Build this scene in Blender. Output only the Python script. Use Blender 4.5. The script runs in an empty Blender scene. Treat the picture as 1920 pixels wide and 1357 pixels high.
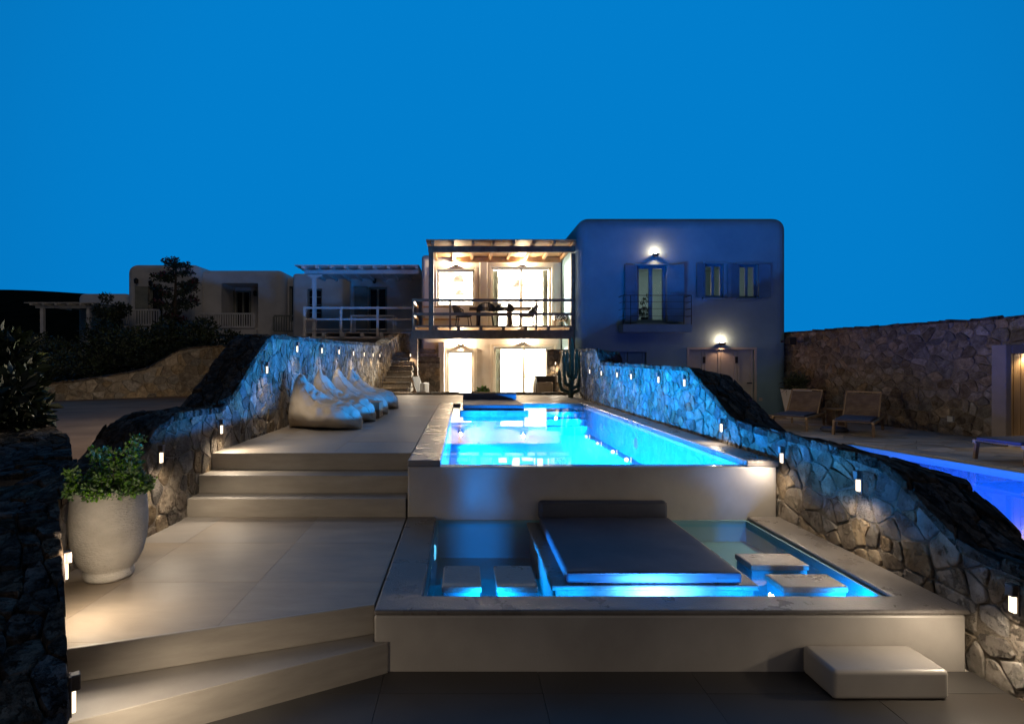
import bpy, bmesh, math, random
import numpy as np
from mathutils import Vector, Matrix, noise

# ------------------------------------------------------------------ scene, camera, sky, light
S = bpy.context.scene
COL = S.collection
H = 1.74                       # eye height above the lower terrace
F = 1050.0                     # focal length in pixels of a 1920 px wide frame
CX, CY = 868.0, 678.0          # principal point (the lens is shifted, the camera is level)
cd = bpy.data.cameras.new('camera')
cam = bpy.data.objects.new('camera', cd); COL.objects.link(cam)
cam.location = (0, 0, H); cam.rotation_euler = (math.radians(90), 0, 0)
cd.sensor_width = 36; cd.sensor_fit = 'HORIZONTAL'
cd.lens = 36*F/1920
cd.shift_x = (960-CX)/1920; cd.shift_y = 0.0
cd.clip_start = .05; cd.clip_end = 2000
S.camera = cam

W = bpy.data.worlds.new('World'); S.world = W; W.use_nodes = True
nt = W.node_tree; nt.nodes.clear()
def wn(t, **k):
    n = nt.nodes.new(t)
    for a, b in k.items(): setattr(n, a, b)
    return n
tc = wn('ShaderNodeTexCoord')
dot = wn('ShaderNodeVectorMath', operation='DOT_PRODUCT'); dot.inputs[1].default_value = Vector((0.05, .99, .12)).normalized()
mr = wn('ShaderNodeMapRange', interpolation_type='SMOOTHSTEP')
mr.inputs['From Min'].default_value = .08; mr.inputs['From Max'].default_value = .88
mr.inputs['To Min'].default_value = 0; mr.inputs['To Max'].default_value = 1
mx = wn('ShaderNodeMix', data_type='RGBA')
mx.inputs['A'].default_value = (.004, .012, .032, 1)      # night side overhead and behind
mx.inputs['B'].default_value = (.0006, .206, .60, 1)      # twilight side
bg = wn('ShaderNodeBackground'); bg.inputs['Strength'].default_value = 1.0
wo = wn('ShaderNodeOutputWorld')
nt.links.new(tc.outputs['Generated'], dot.inputs[0]); nt.links.new(dot.outputs['Value'], mr.inputs['Value'])
nt.links.new(mr.outputs['Result'], mx.inputs['Factor']); nt.links.new(mx.outputs['Result'], bg.inputs['Color'])
nt.links.new(bg.outputs[0], wo.inputs['Surface'])

sl = bpy.data.lights.new('warm_fill_sun', 'SUN'); sl.energy = .135; sl.angle = math.radians(25); sl.color = (1, .84, .68)  # added warm fill from behind the camera, offsets the blue sky light
so = bpy.data.objects.new('warm_fill_sun', sl); COL.objects.link(so)
so.rotation_euler = Vector((-.30, .80, -.55)).to_track_quat('-Z', 'Y').to_euler(); so.location = (4, -10, 9)

S.view_settings.view_transform = 'Standard'; S.view_settings.look = 'None'
S.view_settings.exposure = 0; S.view_settings.gamma = 1; S.view_settings.use_curve_mapping = False
S.render.engine = 'CYCLES'
cy = S.cycles
cy.use_denoising = True
try: cy.denoiser = 'OPENIMAGEDENOISE'; cy.denoising_input_passes = 'RGB_ALBEDO_NORMAL'
except Exception: pass
cy.max_bounces = 6; cy.diffuse_bounces = 3; cy.glossy_bounces = 3; cy.transmission_bounces = 4; cy.transparent_max_bounces = 12
cy.sample_clamp_indirect = 4; cy.caustics_reflective = False; cy.caustics_refractive = False
cy.use_light_tree = True

WARM = (1, .74, .46); WARMW = (1, .83, .62); POOLB = (.003, .29, 1.0)
rng = random.Random(7)

# ------------------------------------------------------------------ materials
def newmat(name):
    m = bpy.data.materials.new(name); m.use_nodes = True
    t = m.node_tree; t.nodes.clear()
    out = t.nodes.new('ShaderNodeOutputMaterial')
    return m, t, out
def nd(t, typ, ins=None, **k):
    n = t.nodes.new(typ)
    for a, b in k.items(): setattr(n, a, b)
    for a, b in (ins or {}).items(): n.inputs[a].default_value = b
    return n
def pbr(name, c1, c2=None, rough=.7, scale=4, detail=6, bump=0.0, bscale=40, bdist=.01, c3=None, metal=0, rvar=0.0, stretch=(1,1,1), perobj=0.0, bdet=6, spec=.5, broad=0.0, cavity=0.0):
    """noise mottled surface: c1/c2 by a noise, fine bump, optional per piece brightness"""
    m, t, out = newmat(name); L = t.links.new
    p = nd(t, 'ShaderNodeBsdfPrincipled', {'Roughness': rough, 'Metallic': metal, 'Specular IOR Level': spec})
    co = nd(t, 'ShaderNodeTexCoord')
    mp = nd(t, 'ShaderNodeMapping'); mp.inputs['Scale'].default_value = stretch
    L(co.outputs['Object'], mp.inputs['Vector'])
    c2 = c2 or c1
    n1 = nd(t, 'ShaderNodeTexNoise', {'Scale': scale, 'Detail': detail, 'Roughness': .62}); L(mp.outputs[0], n1.inputs['Vector'])
    rp = nd(t, 'ShaderNodeValToRGB'); L(n1.outputs['Fac'], rp.inputs['Fac'])
    e = rp.color_ramp.elements; e[0].position = .34; e[0].color = (*c1, 1); e[1].position = .68; e[1].color = (*c2, 1)
    if c3: x = e.new(.52); x.color = (*c3, 1)
    col = rp.outputs['Color']
    if perobj:
        oi = nd(t, 'ShaderNodeObjectInfo'); ge = nd(t, 'ShaderNodeNewGeometry')
        ad = nd(t, 'ShaderNodeMath', operation='ADD'); L(oi.outputs['Random'], ad.inputs[0]); L(ge.outputs['Random Per Island'], ad.inputs[1])
        fr = nd(t, 'ShaderNodeMath', operation='FRACT'); L(ad.outputs[0], fr.inputs[0])
        hs = nd(t, 'ShaderNodeHueSaturation')
        r1 = nd(t, 'ShaderNodeMapRange', {'To Min': 1-perobj, 'To Max': 1+perobj}); L(fr.outputs[0], r1.inputs['Value'])
        m2 = nd(t, 'ShaderNodeMath', {1: 7.31}, operation='MULTIPLY'); L(fr.outputs[0], m2.inputs[0])
        f2 = nd(t, 'ShaderNodeMath', operation='FRACT'); L(m2.outputs[0], f2.inputs[0])
        r2 = nd(t, 'ShaderNodeMapRange', {'To Min': .45, 'To Max': 1.25}); L(f2.outputs[0], r2.inputs['Value'])
        L(r1.outputs[0], hs.inputs['Value']); L(r2.outputs[0], hs.inputs['Saturation']); L(col, hs.inputs['Color']); col = hs.outputs['Color']
    if broad:
        nb = nd(t, 'ShaderNodeTexNoise', {'Scale': .9, 'Detail': 4}); L(co.outputs['Object'], nb.inputs['Vector'])
        rb = nd(t, 'ShaderNodeMapRange', {'From Min': .3, 'From Max': .7, 'To Min': 1-broad, 'To Max': 1+broad}); L(nb.outputs['Fac'], rb.inputs['Value'])
        hb = nd(t, 'ShaderNodeHueSaturation'); L(rb.outputs[0], hb.inputs['Value']); L(col, hb.inputs['Color']); col = hb.outputs['Color']
    L(col, p.inputs['Base Color'])
    if rvar:
        rr = nd(t, 'ShaderNodeMapRange', {'From Min': .3, 'From Max': .7, 'To Min': rough-rvar, 'To Max': rough+rvar}); L(n1.outputs['Fac'], rr.inputs['Value']); L(rr.outputs[0], p.inputs['Roughness'])
    if bump:
        n2 = nd(t, 'ShaderNodeTexNoise', {'Scale': bscale, 'Detail': bdet, 'Roughness': .65}); L(mp.outputs[0], n2.inputs['Vector'])
        b = nd(t, 'ShaderNodeBump', {'Strength': bump, 'Distance': bdist}); L(n2.outputs['Fac'], b.inputs['Height']); L(b.outputs[0], p.inputs['Normal'])
    L(p.outputs[0], out.inputs['Surface'])
    return m
def emis(name, c, s):
    m, t, out = newmat(name); e = nd(t, 'ShaderNodeEmission', {'Color': (*c, 1), 'Strength': s}); t.links.new(e.outputs[0], out.inputs['Surface']); return m
def glassy(name, tint, rough=.02, ior=1.33, bump=0.0, bscale=3, minr=0.0):
    """clear sheet: tinted see-through mixed with a mirror by Fresnel"""
    m, t, out = newmat(name); L = t.links.new
    tr = nd(t, 'ShaderNodeBsdfTransparent', {'Color': (*tint, 1)}); gl = nd(t, 'ShaderNodeBsdfGlossy', {'Roughness': rough, 'Color': (1, 1, 1, 1)})
    fr = nd(t, 'ShaderNodeFresnel', {'IOR': ior}); mi = nd(t, 'ShaderNodeMixShader')
    ge = nd(t, 'ShaderNodeNewGeometry')
    if bump:
        co = nd(t, 'ShaderNodeTexCoord'); n2 = nd(t, 'ShaderNodeTexNoise', {'Scale': bscale, 'Detail': 2}); L(co.outputs['Object'], n2.inputs['Vector'])
        b = nd(t, 'ShaderNodeBump', {'Strength': bump, 'Distance': .02}); L(n2.outputs['Fac'], b.inputs['Height'])
        L(b.outputs[0], gl.inputs['Normal'])
    # same Fresnel from both sides (keeps lamps under the surface shining out)
    vm = nd(t, 'ShaderNodeMath', {1: ior}, operation='POWER')
    bf = nd(t, 'ShaderNodeMath', {0: ior}, operation='POWER')
    sg = nd(t, 'ShaderNodeMapRange', {'To Min': ior, 'To Max': 1/ior}); L(ge.outputs['Backfacing'], sg.inputs['Value']); L(sg.outputs[0], fr.inputs['IOR'])
    # Fresnel node inverts IOR on back faces itself, so this cancels it
    L(fr.outputs[0], mi.inputs['Fac']); L(tr.outputs[0], mi.inputs[1]); L(gl.outputs[0], mi.inputs[2])
    L(mi.outputs[0], out.inputs['Surface'])
    for n in (vm, bf): t.nodes.remove(n)
    return m

M = {}
def add_relief(m, s1, d1, s2, d2):
    t = m.node_tree; L = t.links.new
    p = next(n for n in t.nodes if n.type == 'BSDF_PRINCIPLED')
    co = nd(t, 'ShaderNodeTexCoord')
    a = nd(t, 'ShaderNodeTexNoise', {'Scale': s1, 'Detail': 9, 'Roughness': .7}); b = nd(t, 'ShaderNodeTexVoronoi', {'Scale': s2, 'Randomness': 1}); b.feature = 'F1'
    ds = nd(t, 'ShaderNodeVectorMath', operation='MULTIPLY_ADD'); ds.inputs[1].default_value = (.35, .35, .35)
    L(a.outputs['Color'], ds.inputs[0]); L(co.outputs['Object'], ds.inputs[2])
    L(co.outputs['Object'], a.inputs['Vector']); L(ds.outputs[0], b.inputs['Vector'])
    b1 = nd(t, 'ShaderNodeBump', {'Strength': 1, 'Distance': d1}); b2 = nd(t, 'ShaderNodeBump', {'Strength': .8, 'Distance': d2})
    L(a.outputs['Fac'], b1.inputs['Height']); L(b.outputs['Distance'], b2.inputs['Height']); L(b1.outputs[0], b2.inputs['Normal']); L(b2.outputs[0], p.inputs['Normal'])
    return m
M['stone'] = pbr('rubble_stone', (.15, .112, .078), (.33, .268, .195), rough=.95, scale=9, bump=1.0, bscale=26, bdist=.035, perobj=.42, c3=(.235, .185, .13), spec=.12)
M['slate'] = pbr('dark_slate', (.065, .047, .033), (.165, .123, .088), rough=.95, scale=8, bump=.9, bscale=22, bdist=.03, perobj=.4, spec=.08)
M['mortar'] = pbr('mortar', (.22, .178, .132), (.33, .272, .205), rough=.95, scale=14, bump=.8, bscale=50, bdist=.015)
add_relief(M['stone'], 18, .035, 9, .012); add_relief(M['slate'], 14, .05, 11, .05); add_relief(M['mortar'], 30, .03, 24, .015)
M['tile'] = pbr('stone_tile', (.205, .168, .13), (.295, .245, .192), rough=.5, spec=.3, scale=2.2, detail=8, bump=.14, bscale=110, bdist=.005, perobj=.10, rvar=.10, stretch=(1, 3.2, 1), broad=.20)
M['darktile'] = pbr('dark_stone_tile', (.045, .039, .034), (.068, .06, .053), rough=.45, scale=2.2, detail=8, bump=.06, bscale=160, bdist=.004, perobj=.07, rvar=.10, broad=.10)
M['grout'] = pbr('grout', (.52, .48, .42), rough=.9)
M['step'] = pbr('step_cement', (.27, .24, .205), (.34, .305, .26), rough=.5, scale=3, bump=.12, bscale=70, bdist=.006, stretch=(1, 1, 5), rvar=.08, broad=.20)
M['cement'] = pbr('polished_cement', (.35, .32, .29), (.42, .39, .355), rough=.38, scale=2.4, bump=.10, bscale=90, bdist=.006, rvar=.08, broad=.18)
M['cop'] = pbr('coping_cement', (.125, .11, .10), (.20, .18, .165), rough=.30, spec=.42, scale=3, bump=.5, bscale=85, bdist=.008, rvar=.07, broad=.15)
M['padtop'] = pbr('wet_cement', (.20, .165, .135), (.33, .275, .23), rough=.32, spec=.7, scale=7, bump=.7, bscale=70, bdist=.008, rvar=.1)
M['poolin'] = pbr('pool_mosaic', (.06, .33, .42), (.07, .36, .46), rough=.5, scale=2)
M['basin'] = pbr('basin_plaster', (.14, .29, .33), (.17, .33, .37), rough=.55, scale=2)
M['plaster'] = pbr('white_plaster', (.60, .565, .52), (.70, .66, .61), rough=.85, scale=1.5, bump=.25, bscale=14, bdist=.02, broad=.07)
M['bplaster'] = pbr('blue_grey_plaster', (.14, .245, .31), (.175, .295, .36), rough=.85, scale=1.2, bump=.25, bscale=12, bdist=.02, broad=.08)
M['inner'] = pbr('room_plaster', (.8, .79, .76), rough=.9)
M['dwood'] = pbr('dark_stained_timber', (.15, .10, .068), (.26, .18, .115), rough=.7, spec=.2, scale=5, bump=.3, bscale=30, stretch=(1, 1, 1), bdist=.006)
M['lwood'] = pbr('honey_timber', (.34, .20, .095), (.46, .29, .15), rough=.6, scale=5, bump=.2, bscale=30)
M['wwood'] = pbr('whitewashed_timber', (.66, .63, .61), (.76, .73, .71), rough=.7, scale=4, bump=.2, bscale=30)
M['gwood'] = pbr('grey_green_paint', (.20, .205, .17), (.25, .255, .215), rough=.65, scale=4)
M['blue'] = pbr('blue_grey_paint', (.05, .135, .21), (.065, .165, .25), rough=.55, scale=4)
M['garage'] = pbr('garage_grey_paint', (.30, .295, .27), (.36, .355, .325), rough=.6, scale=3)
M['frame'] = pbr('cream_frame_paint', (.62, .56, .47), rough=.5)
M['metal'] = pbr('dark_steel', (.03, .03, .032), rough=.45, metal=.6)
M['lampm'] = pbr('lamp_bronze', (.10, .08, .07), (.13, .10, .085), rough=.5, metal=.5)
M['lampe'] = emis('lamp_glow', (1, .80, .56), 2.4)
M['bulb'] = emis('bulb_glow', (1, .84, .62), 60)
M['fab'] = pbr('linen_fabric', (.38, .315, .235), (.46, .39, .30), rough=.95, scale=3, bump=.35, bscale=320, bdist=.003, broad=.12)
M['mat'] = pbr('charcoal_fabric', (.036, .041, .066), (.054, .058, .086), rough=.62, scale=4, bump=.25, bscale=350, bdist=.002, broad=.15)
M['matlight'] = pbr('pale_fabric', (.45, .44, .43), rough=.9)
M['pot'] = pbr('textured_pot', (.50, .46, .40), (.62, .575, .51), rough=.75, scale=6, bump=1.0, bscale=42, bdist=.014, stretch=(1, 1, 2.2), broad=.06)
M['potw'] = pbr('white_pot', (.6, .58, .55), rough=.6)
M['soil'] = pbr('soil', (.03, .022, .015), rough=1)
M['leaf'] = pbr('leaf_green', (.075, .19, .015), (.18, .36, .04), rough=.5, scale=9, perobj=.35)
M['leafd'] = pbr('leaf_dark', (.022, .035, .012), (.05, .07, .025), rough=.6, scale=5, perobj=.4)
M['leafr'] = pbr('bougainvillea_bract', (.10, .018, .035), (.17, .03, .05), rough=.7, scale=5, perobj=.3)
M['cactus'] = pbr('cactus_skin', (.035, .06, .03), (.07, .10, .045), rough=.6, scale=12)
M['bark'] = pbr('bark', (.06, .045, .03), (.10, .08, .06), rough=.9, scale=20, bump=.5)
M['earth'] = pbr('dry_earth', (.05, .042, .032), (.09, .075, .055), rough=1, scale=3, bump=.4, bscale=8)
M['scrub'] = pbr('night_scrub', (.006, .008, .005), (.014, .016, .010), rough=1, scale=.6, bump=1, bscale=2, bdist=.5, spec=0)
M['drive'] = pbr('driveway_concrete', (.155, .10, .062), (.205, .135, .085), rough=.8, scale=1.2, bump=.2, bscale=30, broad=.2, stretch=(.5, 2, 1), spec=.08)
M['flag'] = pbr('paving_flag', (.33, .275, .21), (.47, .40, .315), rough=.7, scale=2.5, bump=.35, bscale=14, bdist=.012, perobj=.22, spec=.15)
M['rope'] = pbr('dark_rope', (.04, .036, .034), (.07, .062, .058), rough=.9)
M['curtain'] = pbr('sage_curtain', (.36, .38, .31), (.44, .46, .38), rough=.95)
M['surr'] = pbr('taupe_plaster', (.20, .16, .125), (.25, .205, .16), rough=.85, scale=2, bump=.2, bscale=16)
M['slat'] = pbr('door_board_wood', (.30, .19, .085), (.40, .26, .12), rough=.55, scale=4, stretch=(3, 3, .4), bump=.15)
M['glass'] = glassy('window_glass', (.95, .96, .95), rough=.0, ior=1.45)
M['dglass'] = pbr('dark_glass', (.012, .012, .014), rough=.05)
M['water'] = glassy('pool_water', (.80, .95, 1.0), rough=.012, ior=1.33, bump=.045, bscale=1.6)
M['bwater'] = glassy('basin_water', (.80, .95, .98), rough=.006, ior=1.33, bump=.02, bscale=2)
M['zebra'] = pbr('striped_hide', (.02, .02, .02), (.7, .66, .6), rough=.8, scale=14, detail=0, stretch=(3, 1, 1))
M['zebra'].node_tree.nodes['Color Ramp'].color_ramp.elements[0].position = .47
M['zebra'].node_tree.nodes['Color Ramp'].color_ramp.elements[1].position = .53

# ------------------------------------------------------------------ geometry helpers
class MB:
    def __init__(s): s.v = []; s.f = []
    def add(s, vs, fs):
        b = len(s.v); s.v += [tuple(v) for v in vs]; s.f += [tuple(i+b for i in f) for f in fs]; return s
    def box(s, x0, x1, y0, y1, z0, z1):
        vs = [(x, y, z) for z in (z0, z1) for y in (y0, y1) for x in (x0, x1)]
        return s.add(vs, [(0, 2, 3, 1), (4, 5, 7, 6), (0, 1, 5, 4), (2, 6, 7, 3), (0, 4, 6, 2), (1, 3, 7, 5)])
    def obox(s, c, ax, ay, az):
        """oriented box: centre and three half-axis vectors"""
        c, ax, ay, az = map(Vector, (c, ax, ay, az))
        vs = [c+i*ax+j*ay+k*az for k in (-1, 1) for j in (-1, 1) for i in (-1, 1)]
        return s.add(vs, [(0, 2, 3, 1), (4, 5, 7, 6), (0, 1, 5, 4), (2, 6, 7, 3), (0, 4, 6, 2), (1, 3, 7, 5)])
    def bar(s, p, q, w, h, up=(0, 0, 1)):
        p, q = Vector(p), Vector(q); d = (q-p); u = Vector(up)
        x = d.cross(u)
        if x.length < 1e-5: x = d.cross(Vector((1, 0, 0)))
        x.normalize(); z = x.cross(d).normalized()
        return s.obox((p+q)/2, d/2, x*w/2, z*h/2)
    def prism(s, poly, z0, z1):
        a = sum(poly[i][0]*poly[(i+1) % len(poly)][1]-poly[(i+1) % len(poly)][0]*poly[i][1] for i in range(len(poly)))
        if a < 0: poly = poly[::-1]
        n = len(poly); vs = [(x, y, z0) for x, y in poly]+[(x, y, z1) for x, y in poly]
        fs = [tuple(range(n))[::-1], tuple(range(n, 2*n))]+[(i, (i+1) % n, n+(i+1) % n, n+i) for i in range(n)]
        return s.add(vs, fs)
    def lathe(s, prof, n=24, c=(0, 0, 0), cap=False):
        b = []
        for r, z in prof:
            b += [(c[0]+r*math.cos(2*math.pi*i/n), c[1]+r*math.sin(2*math.pi*i/n), c[2]+z) for i in range(n)]
        fs = [(k*n+i, k*n+(i+1) % n, (k+1)*n+(i+1) % n, (k+1)*n+i) for k in range(len(prof)-1) for i in range(n)]
        if cap: fs += [tuple(range(n))[::-1], tuple(range((len(prof)-1)*n, len(prof)*n))]
        return s.add(b, fs)
    def tube(s, pts, r, n=8):
        pts = [Vector(p) for p in pts]; R = r if isinstance(r, (list, tuple)) else [r]*len(pts)
        vs = []; ref = Vector((0, 0, 1))
        for i, p in enumerate(pts):
            d = (pts[min(i+1, len(pts)-1)]-pts[max(i-1, 0)]).normalized()
            a = d.cross(ref if abs(d.z) < .95 else Vector((1, 0, 0))).normalized(); b = d.cross(a)
            vs += [p+R[i]*(a*math.cos(2*math.pi*k/n)+b*math.sin(2*math.pi*k/n)) for k in range(n)]
        fs = [(i*n+k, i*n+(k+1) % n, (i+1)*n+(k+1) % n, (i+1)*n+k) for i in range(len(pts)-1) for k in range(n)]
        fs += [tuple(range(n)), tuple(range((len(pts)-1)*n, len(pts)*n))[::-1]]
        return s.add(vs, fs)
    def mesh(s, name, mat, smooth=False, bevel=0.0, seg=2, fix=False):
        me = bpy.data.meshes.new(name); me.from_pydata(s.v, [], s.f)
        if bevel or fix:
            bm = bmesh.new(); bm.from_mesh(me)
            if fix: bmesh.ops.recalc_face_normals(bm, faces=bm.faces)
            if bevel:
                es = [e for e in bm.edges if len(e.link_faces) == 2 and e.calc_face_angle(0) > .6]
                bmesh.ops.bevel(bm, geom=es, offset=bevel, segments=seg, affect='EDGES', profile=.5, clamp_overlap=True)
            bm.to_mesh(me); bm.free()
        if mat: me.materials.append(M[mat] if isinstance(mat, str) else mat)
        if smooth: me.polygons.foreach_set('use_smooth', [True]*len(me.polygons))
        me.update()
        return me

def tag(o, label=None, cat=None, group=None, kind=None):
    if label: o['label'] = label
    if cat: o['category'] = cat
    if group: o['group'] = group
    if kind: o['kind'] = kind
    return o
def link(name, me, parent=None, world=True):
    """link a mesh object; world=True: the geometry is in world coordinates even when the parent has a location"""
    o = bpy.data.objects.new(name, me); COL.objects.link(o)
    if parent is not None:
        o.parent = parent
        if world and parent.parent is None and parent.type == 'EMPTY':
            o.matrix_parent_inverse = Matrix.LocRotScale(parent.location, parent.rotation_euler, parent.scale).inverted()
    return o
def obj(name, mb, mat, parent=None, world=True, **k):
    return link(name, mb.mesh(name, mat, **k), parent, world)
def root(name, loc, label, cat, group=None, rz=0):
    o = bpy.data.objects.new(name, None); COL.objects.link(o); o.location = loc; o.rotation_euler = (0, 0, rz)
    o.empty_display_size = .1
    return tag(o, label, cat, group)
def copy_tree(o, parent=None):
    c = o.copy(); COL.objects.link(c)
    if parent is not None: c.parent = parent
    for ch in list(o.children): copy_tree(ch, c)
    return c
def B(*a): return MB().box(*a)
def light(name, kind, loc, energy, color, parent=None, target=None, **k):
    l = bpy.data.lights.new(name, kind); l.energy = energy; l.color = color
    for a, b in k.items(): setattr(l, a, b)
    o = bpy.data.objects.new(name, l); COL.objects.link(o); o.location = loc
    if target is not None: o.rotation_euler = (Vector(target)-Vector(loc)).to_track_quat('-Z', 'Y').to_euler()
    if parent is not None:
        o.parent = parent
        o.matrix_parent_inverse = Matrix.LocRotScale(parent.location, parent.rotation_euler, parent.scale).inverted()
    return o
def carve(name, outer, cutters, mat, parent, bevel=.0, seg=4, inner=None, wobble=0.0):
    """a solid (MB) with softened edges, hollowed by the inner box and pierced by the cutter boxes"""
    o = link(name, outer.mesh(name, mat, bevel=bevel, seg=seg, fix=True))
    tmp = []
    def cut(mb):
        c = link('cutter', mb.mesh('cutter', None)); tmp.append(c)
        md = o.modifiers.new('cut', 'BOOLEAN'); md.object = c; md.operation = 'DIFFERENCE'; md.solver = 'EXACT'
    if inner: cut(inner)
    if cutters:
        m = MB()
        for c in cutters: m.box(*c)
        cut(m)
    bpy.context.view_layer.update()
    dg = bpy.context.evaluated_depsgraph_get()
    me = bpy.data.meshes.new_from_object(o.evaluated_get(dg))
    o.modifiers.clear(); old = o.data; o.data = me; me.name = name
    for c in tmp:
        d = c.data; bpy.data.objects.remove(c); bpy.data.meshes.remove(d)
    bpy.data.meshes.remove(old)
    if parent is not None:
        o.parent = parent
        if parent.parent is None and parent.type == 'EMPTY':
            o.matrix_parent_inverse = Matrix.LocRotScale(parent.location, parent.rotation_euler, parent.scale).inverted()
    return o

# ---- rubble: Voronoi pieces, each a real stone
def clip(poly, a, b, c):
    """keep a*x+b*y<=c"""
    out = []
    for i in range(len(poly)):
        p, q = poly[i], poly[(i+1) % len(poly)]
        dp, dq = a*p[0]+b*p[1]-c, a*q[0]+b*q[1]-c
        if dp <= 0: out.append(p)
        if (dp < 0 < dq) or (dq < 0 < dp):
            t = dp/(dp-dq); out.append((p[0]+t*(q[0]-p[0]), p[1]+t*(q[1]-p[1])))
    return out
def voronoi(w, h, su, sv, rn, drop=.34, jit=.5):
    pts = []
    nu, nv = int(w/su)+3, int(h/sv)+3
    for j in range(-1, nv):
        for i in range(-1, nu):
            if rn.random() < drop: continue
            pts.append(((i+.5+(.5 if j % 2 else 0)+rn.uniform(-jit, jit)), (j+.5+rn.uniform(-jit, jit))))
    P = np.array(pts); cells = []
    for k, (x, y) in enumerate(pts):
        if not (-.6 < x < w/su+.6 and -.6 < y < h/sv+.6): continue
        d = ((P-P[k])**2).sum(1); idx = np.argsort(d)[1:18]
        poly = [(x-2, y-2), (x+2, y-2), (x+2, y+2), (x-2, y+2)]
        for n in idx:
            qx, qy = P[n]
            if d[n] > 14: break
            poly = clip(poly, qx-x, qy-y, (qx*qx+qy*qy-x*x-y*y)/2)
            if len(poly) < 3: break
        poly = [(a*su, b*sv) for a, b in poly]
        for a, b, c in ((-1, 0, 0), (1, 0, w), (0, -1, 0), (0, 1, h)):
            poly = clip(poly, a, b, c) if len(poly) >= 3 else poly
        if len(poly) >= 3: cells.append(poly)
    return cells
def poly_area(p): return abs(sum(p[i][0]*p[(i+1) % len(p)][1]-p[(i+1) % len(p)][0]*p[i][1] for i in range(len(p))))/2
def stone_mb(poly, gap, depth, rn, mapf, round_=1, back=-.03, tilt=.09):
    """one stone from a planar outline; mapf(u, v, d) gives the world point"""
    cx = sum(p[0] for p in poly)/len(poly); cyy = sum(p[1] for p in poly)/len(poly)
    # merge very short edges
    q = [p for i, p in enumerate(poly) if math.dist(p, poly[i-1]) > .012] or poly
    if len(q) < 3: return None
    inr = max(.02, math.sqrt(poly_area(q)/math.pi)); s = max(.5, 1-gap/inr)
    q = [(cx+(x-cx)*s, cyy+(y-cyy)*s) for x, y in q]
    for _ in range(round_):
        r = []
        for i in range(len(q)):
            a, b = q[i], q[(i+1) % len(q)]; t = rn.uniform(.07, .26); t2 = rn.uniform(.07, .26)
            r += [(a[0]+(b[0]-a[0])*t, a[1]+(b[1]-a[1])*t), (b[0]+(a[0]-b[0])*t2, b[1]+(a[1]-b[1])*t2)]
        q = r
    q = [(x+rn.uniform(-.05, .05)*inr, y+rn.uniform(-.05, .05)*inr) for x, y in q]
    n = len(q); vs = []
    tu, tv = rn.uniform(-tilt, tilt), rn.uniform(-tilt, tilt)     # each face tilts its own way
    D = depth*rn.uniform(.55, 1.25)
    for sc, dd, nz in ((1, back, 0), (.99, D*.55, .15), (.90, D, .12)):
        for x, y in q:
            X, Y = cx+(x-cx)*sc, cyy+(y-cyy)*sc
            d = dd+(rn.uniform(-nz, nz)*D if nz else 0)+((x-cx)*tu+(y-cyy)*tv if dd > 0 else 0)
            vs.append(mapf(X, Y, d))
    vs.append(mapf(cx, cyy, D*rn.uniform(.92, 1.08)))
    fs = [(k*n+i, k*n+(i+1) % n, (k+1)*n+(i+1) % n, (k+1)*n+i) for k in (0, 1) for i in range(n)]
    fs += [(2*n+i, 2*n+(i+1) % n, 3*n) for i in range(n)]
    return MB().add(vs, fs)
def lay_stones(parent, cells, mapf, rn, depth=.035, gap=.011, mat='stone', name='stone', bulk='stonework', limit=300, round_=1, smooth=True, top=None, view=None):
    """cells nearest the camera become single stones, the rest one joined part"""
    lot = []
    for p in cells:
        if top:
            c = (sum(a for a, b in p)/len(p), sum(b for a, b in p)/len(p))
            if c[1] > top(c[0])-.015: continue
            p = [(a, min(b, top(a)+rn.uniform(-.012, .012))) for a, b in p]
        if poly_area(p) < .0012: continue
        c = mapf(sum(a for a, b in p)/len(p), sum(b for a, b in p)/len(p), 0)
        lot.append((math.dist(c, (0, 0, H))/math.sqrt(poly_area(p)), p))
    lot.sort(key=lambda t: t[0])
    big = MB(); n = 0
    for k, (_, p) in enumerate(lot):
        mb = stone_mb(p, gap, depth, rn, mapf, round_)
        if mb is None: continue
        if k < limit: obj(name, mb, mat, parent, smooth=smooth, fix=True); n += 1
        else: big.add(mb.v, mb.f)
    if big.v:
        tag(obj(bulk, big, mat, parent, smooth=smooth, fix=True), kind='stuff')
    return n

class Path:
    """a ground polyline: arc length -> point and side normal"""
    def __init__(s, pts, side):
        s.p = [Vector(p) for p in pts]; s.side = side
        s.l = [0]
        for a, b in zip(s.p, s.p[1:]): s.l.append(s.l[-1]+(b-a).length)
        s.L = s.l[-1]
    def seg(s, u):
        for i in range(len(s.p)-1):
            if u <= s.l[i+1] or i == len(s.p)-2:
                return i, (u-s.l[i])/(s.l[i+1]-s.l[i])
    def at(s, u):
        i, t = s.seg(u); return s.p[i].lerp(s.p[i+1], t)
    def nrm(s, u):
        i, t = s.seg(u)
        def n(k):
            d = (s.p[k+1]-s.p[k]).normalized(); return Vector((d.y, -d.x))*s.side
        a = n(i)
        if t > .5 and i < len(s.p)-2: return a.lerp(n(i+1), t-.5).normalized()
        if t < .5 and i > 0: return a.lerp(n(i-1), .5-t).normalized()
        return a
def interp(tab):
    xs = [a for a, b in tab]; ys = [b for a, b in tab]
    return lambda x: float(np.interp(x, xs, ys))

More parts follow.
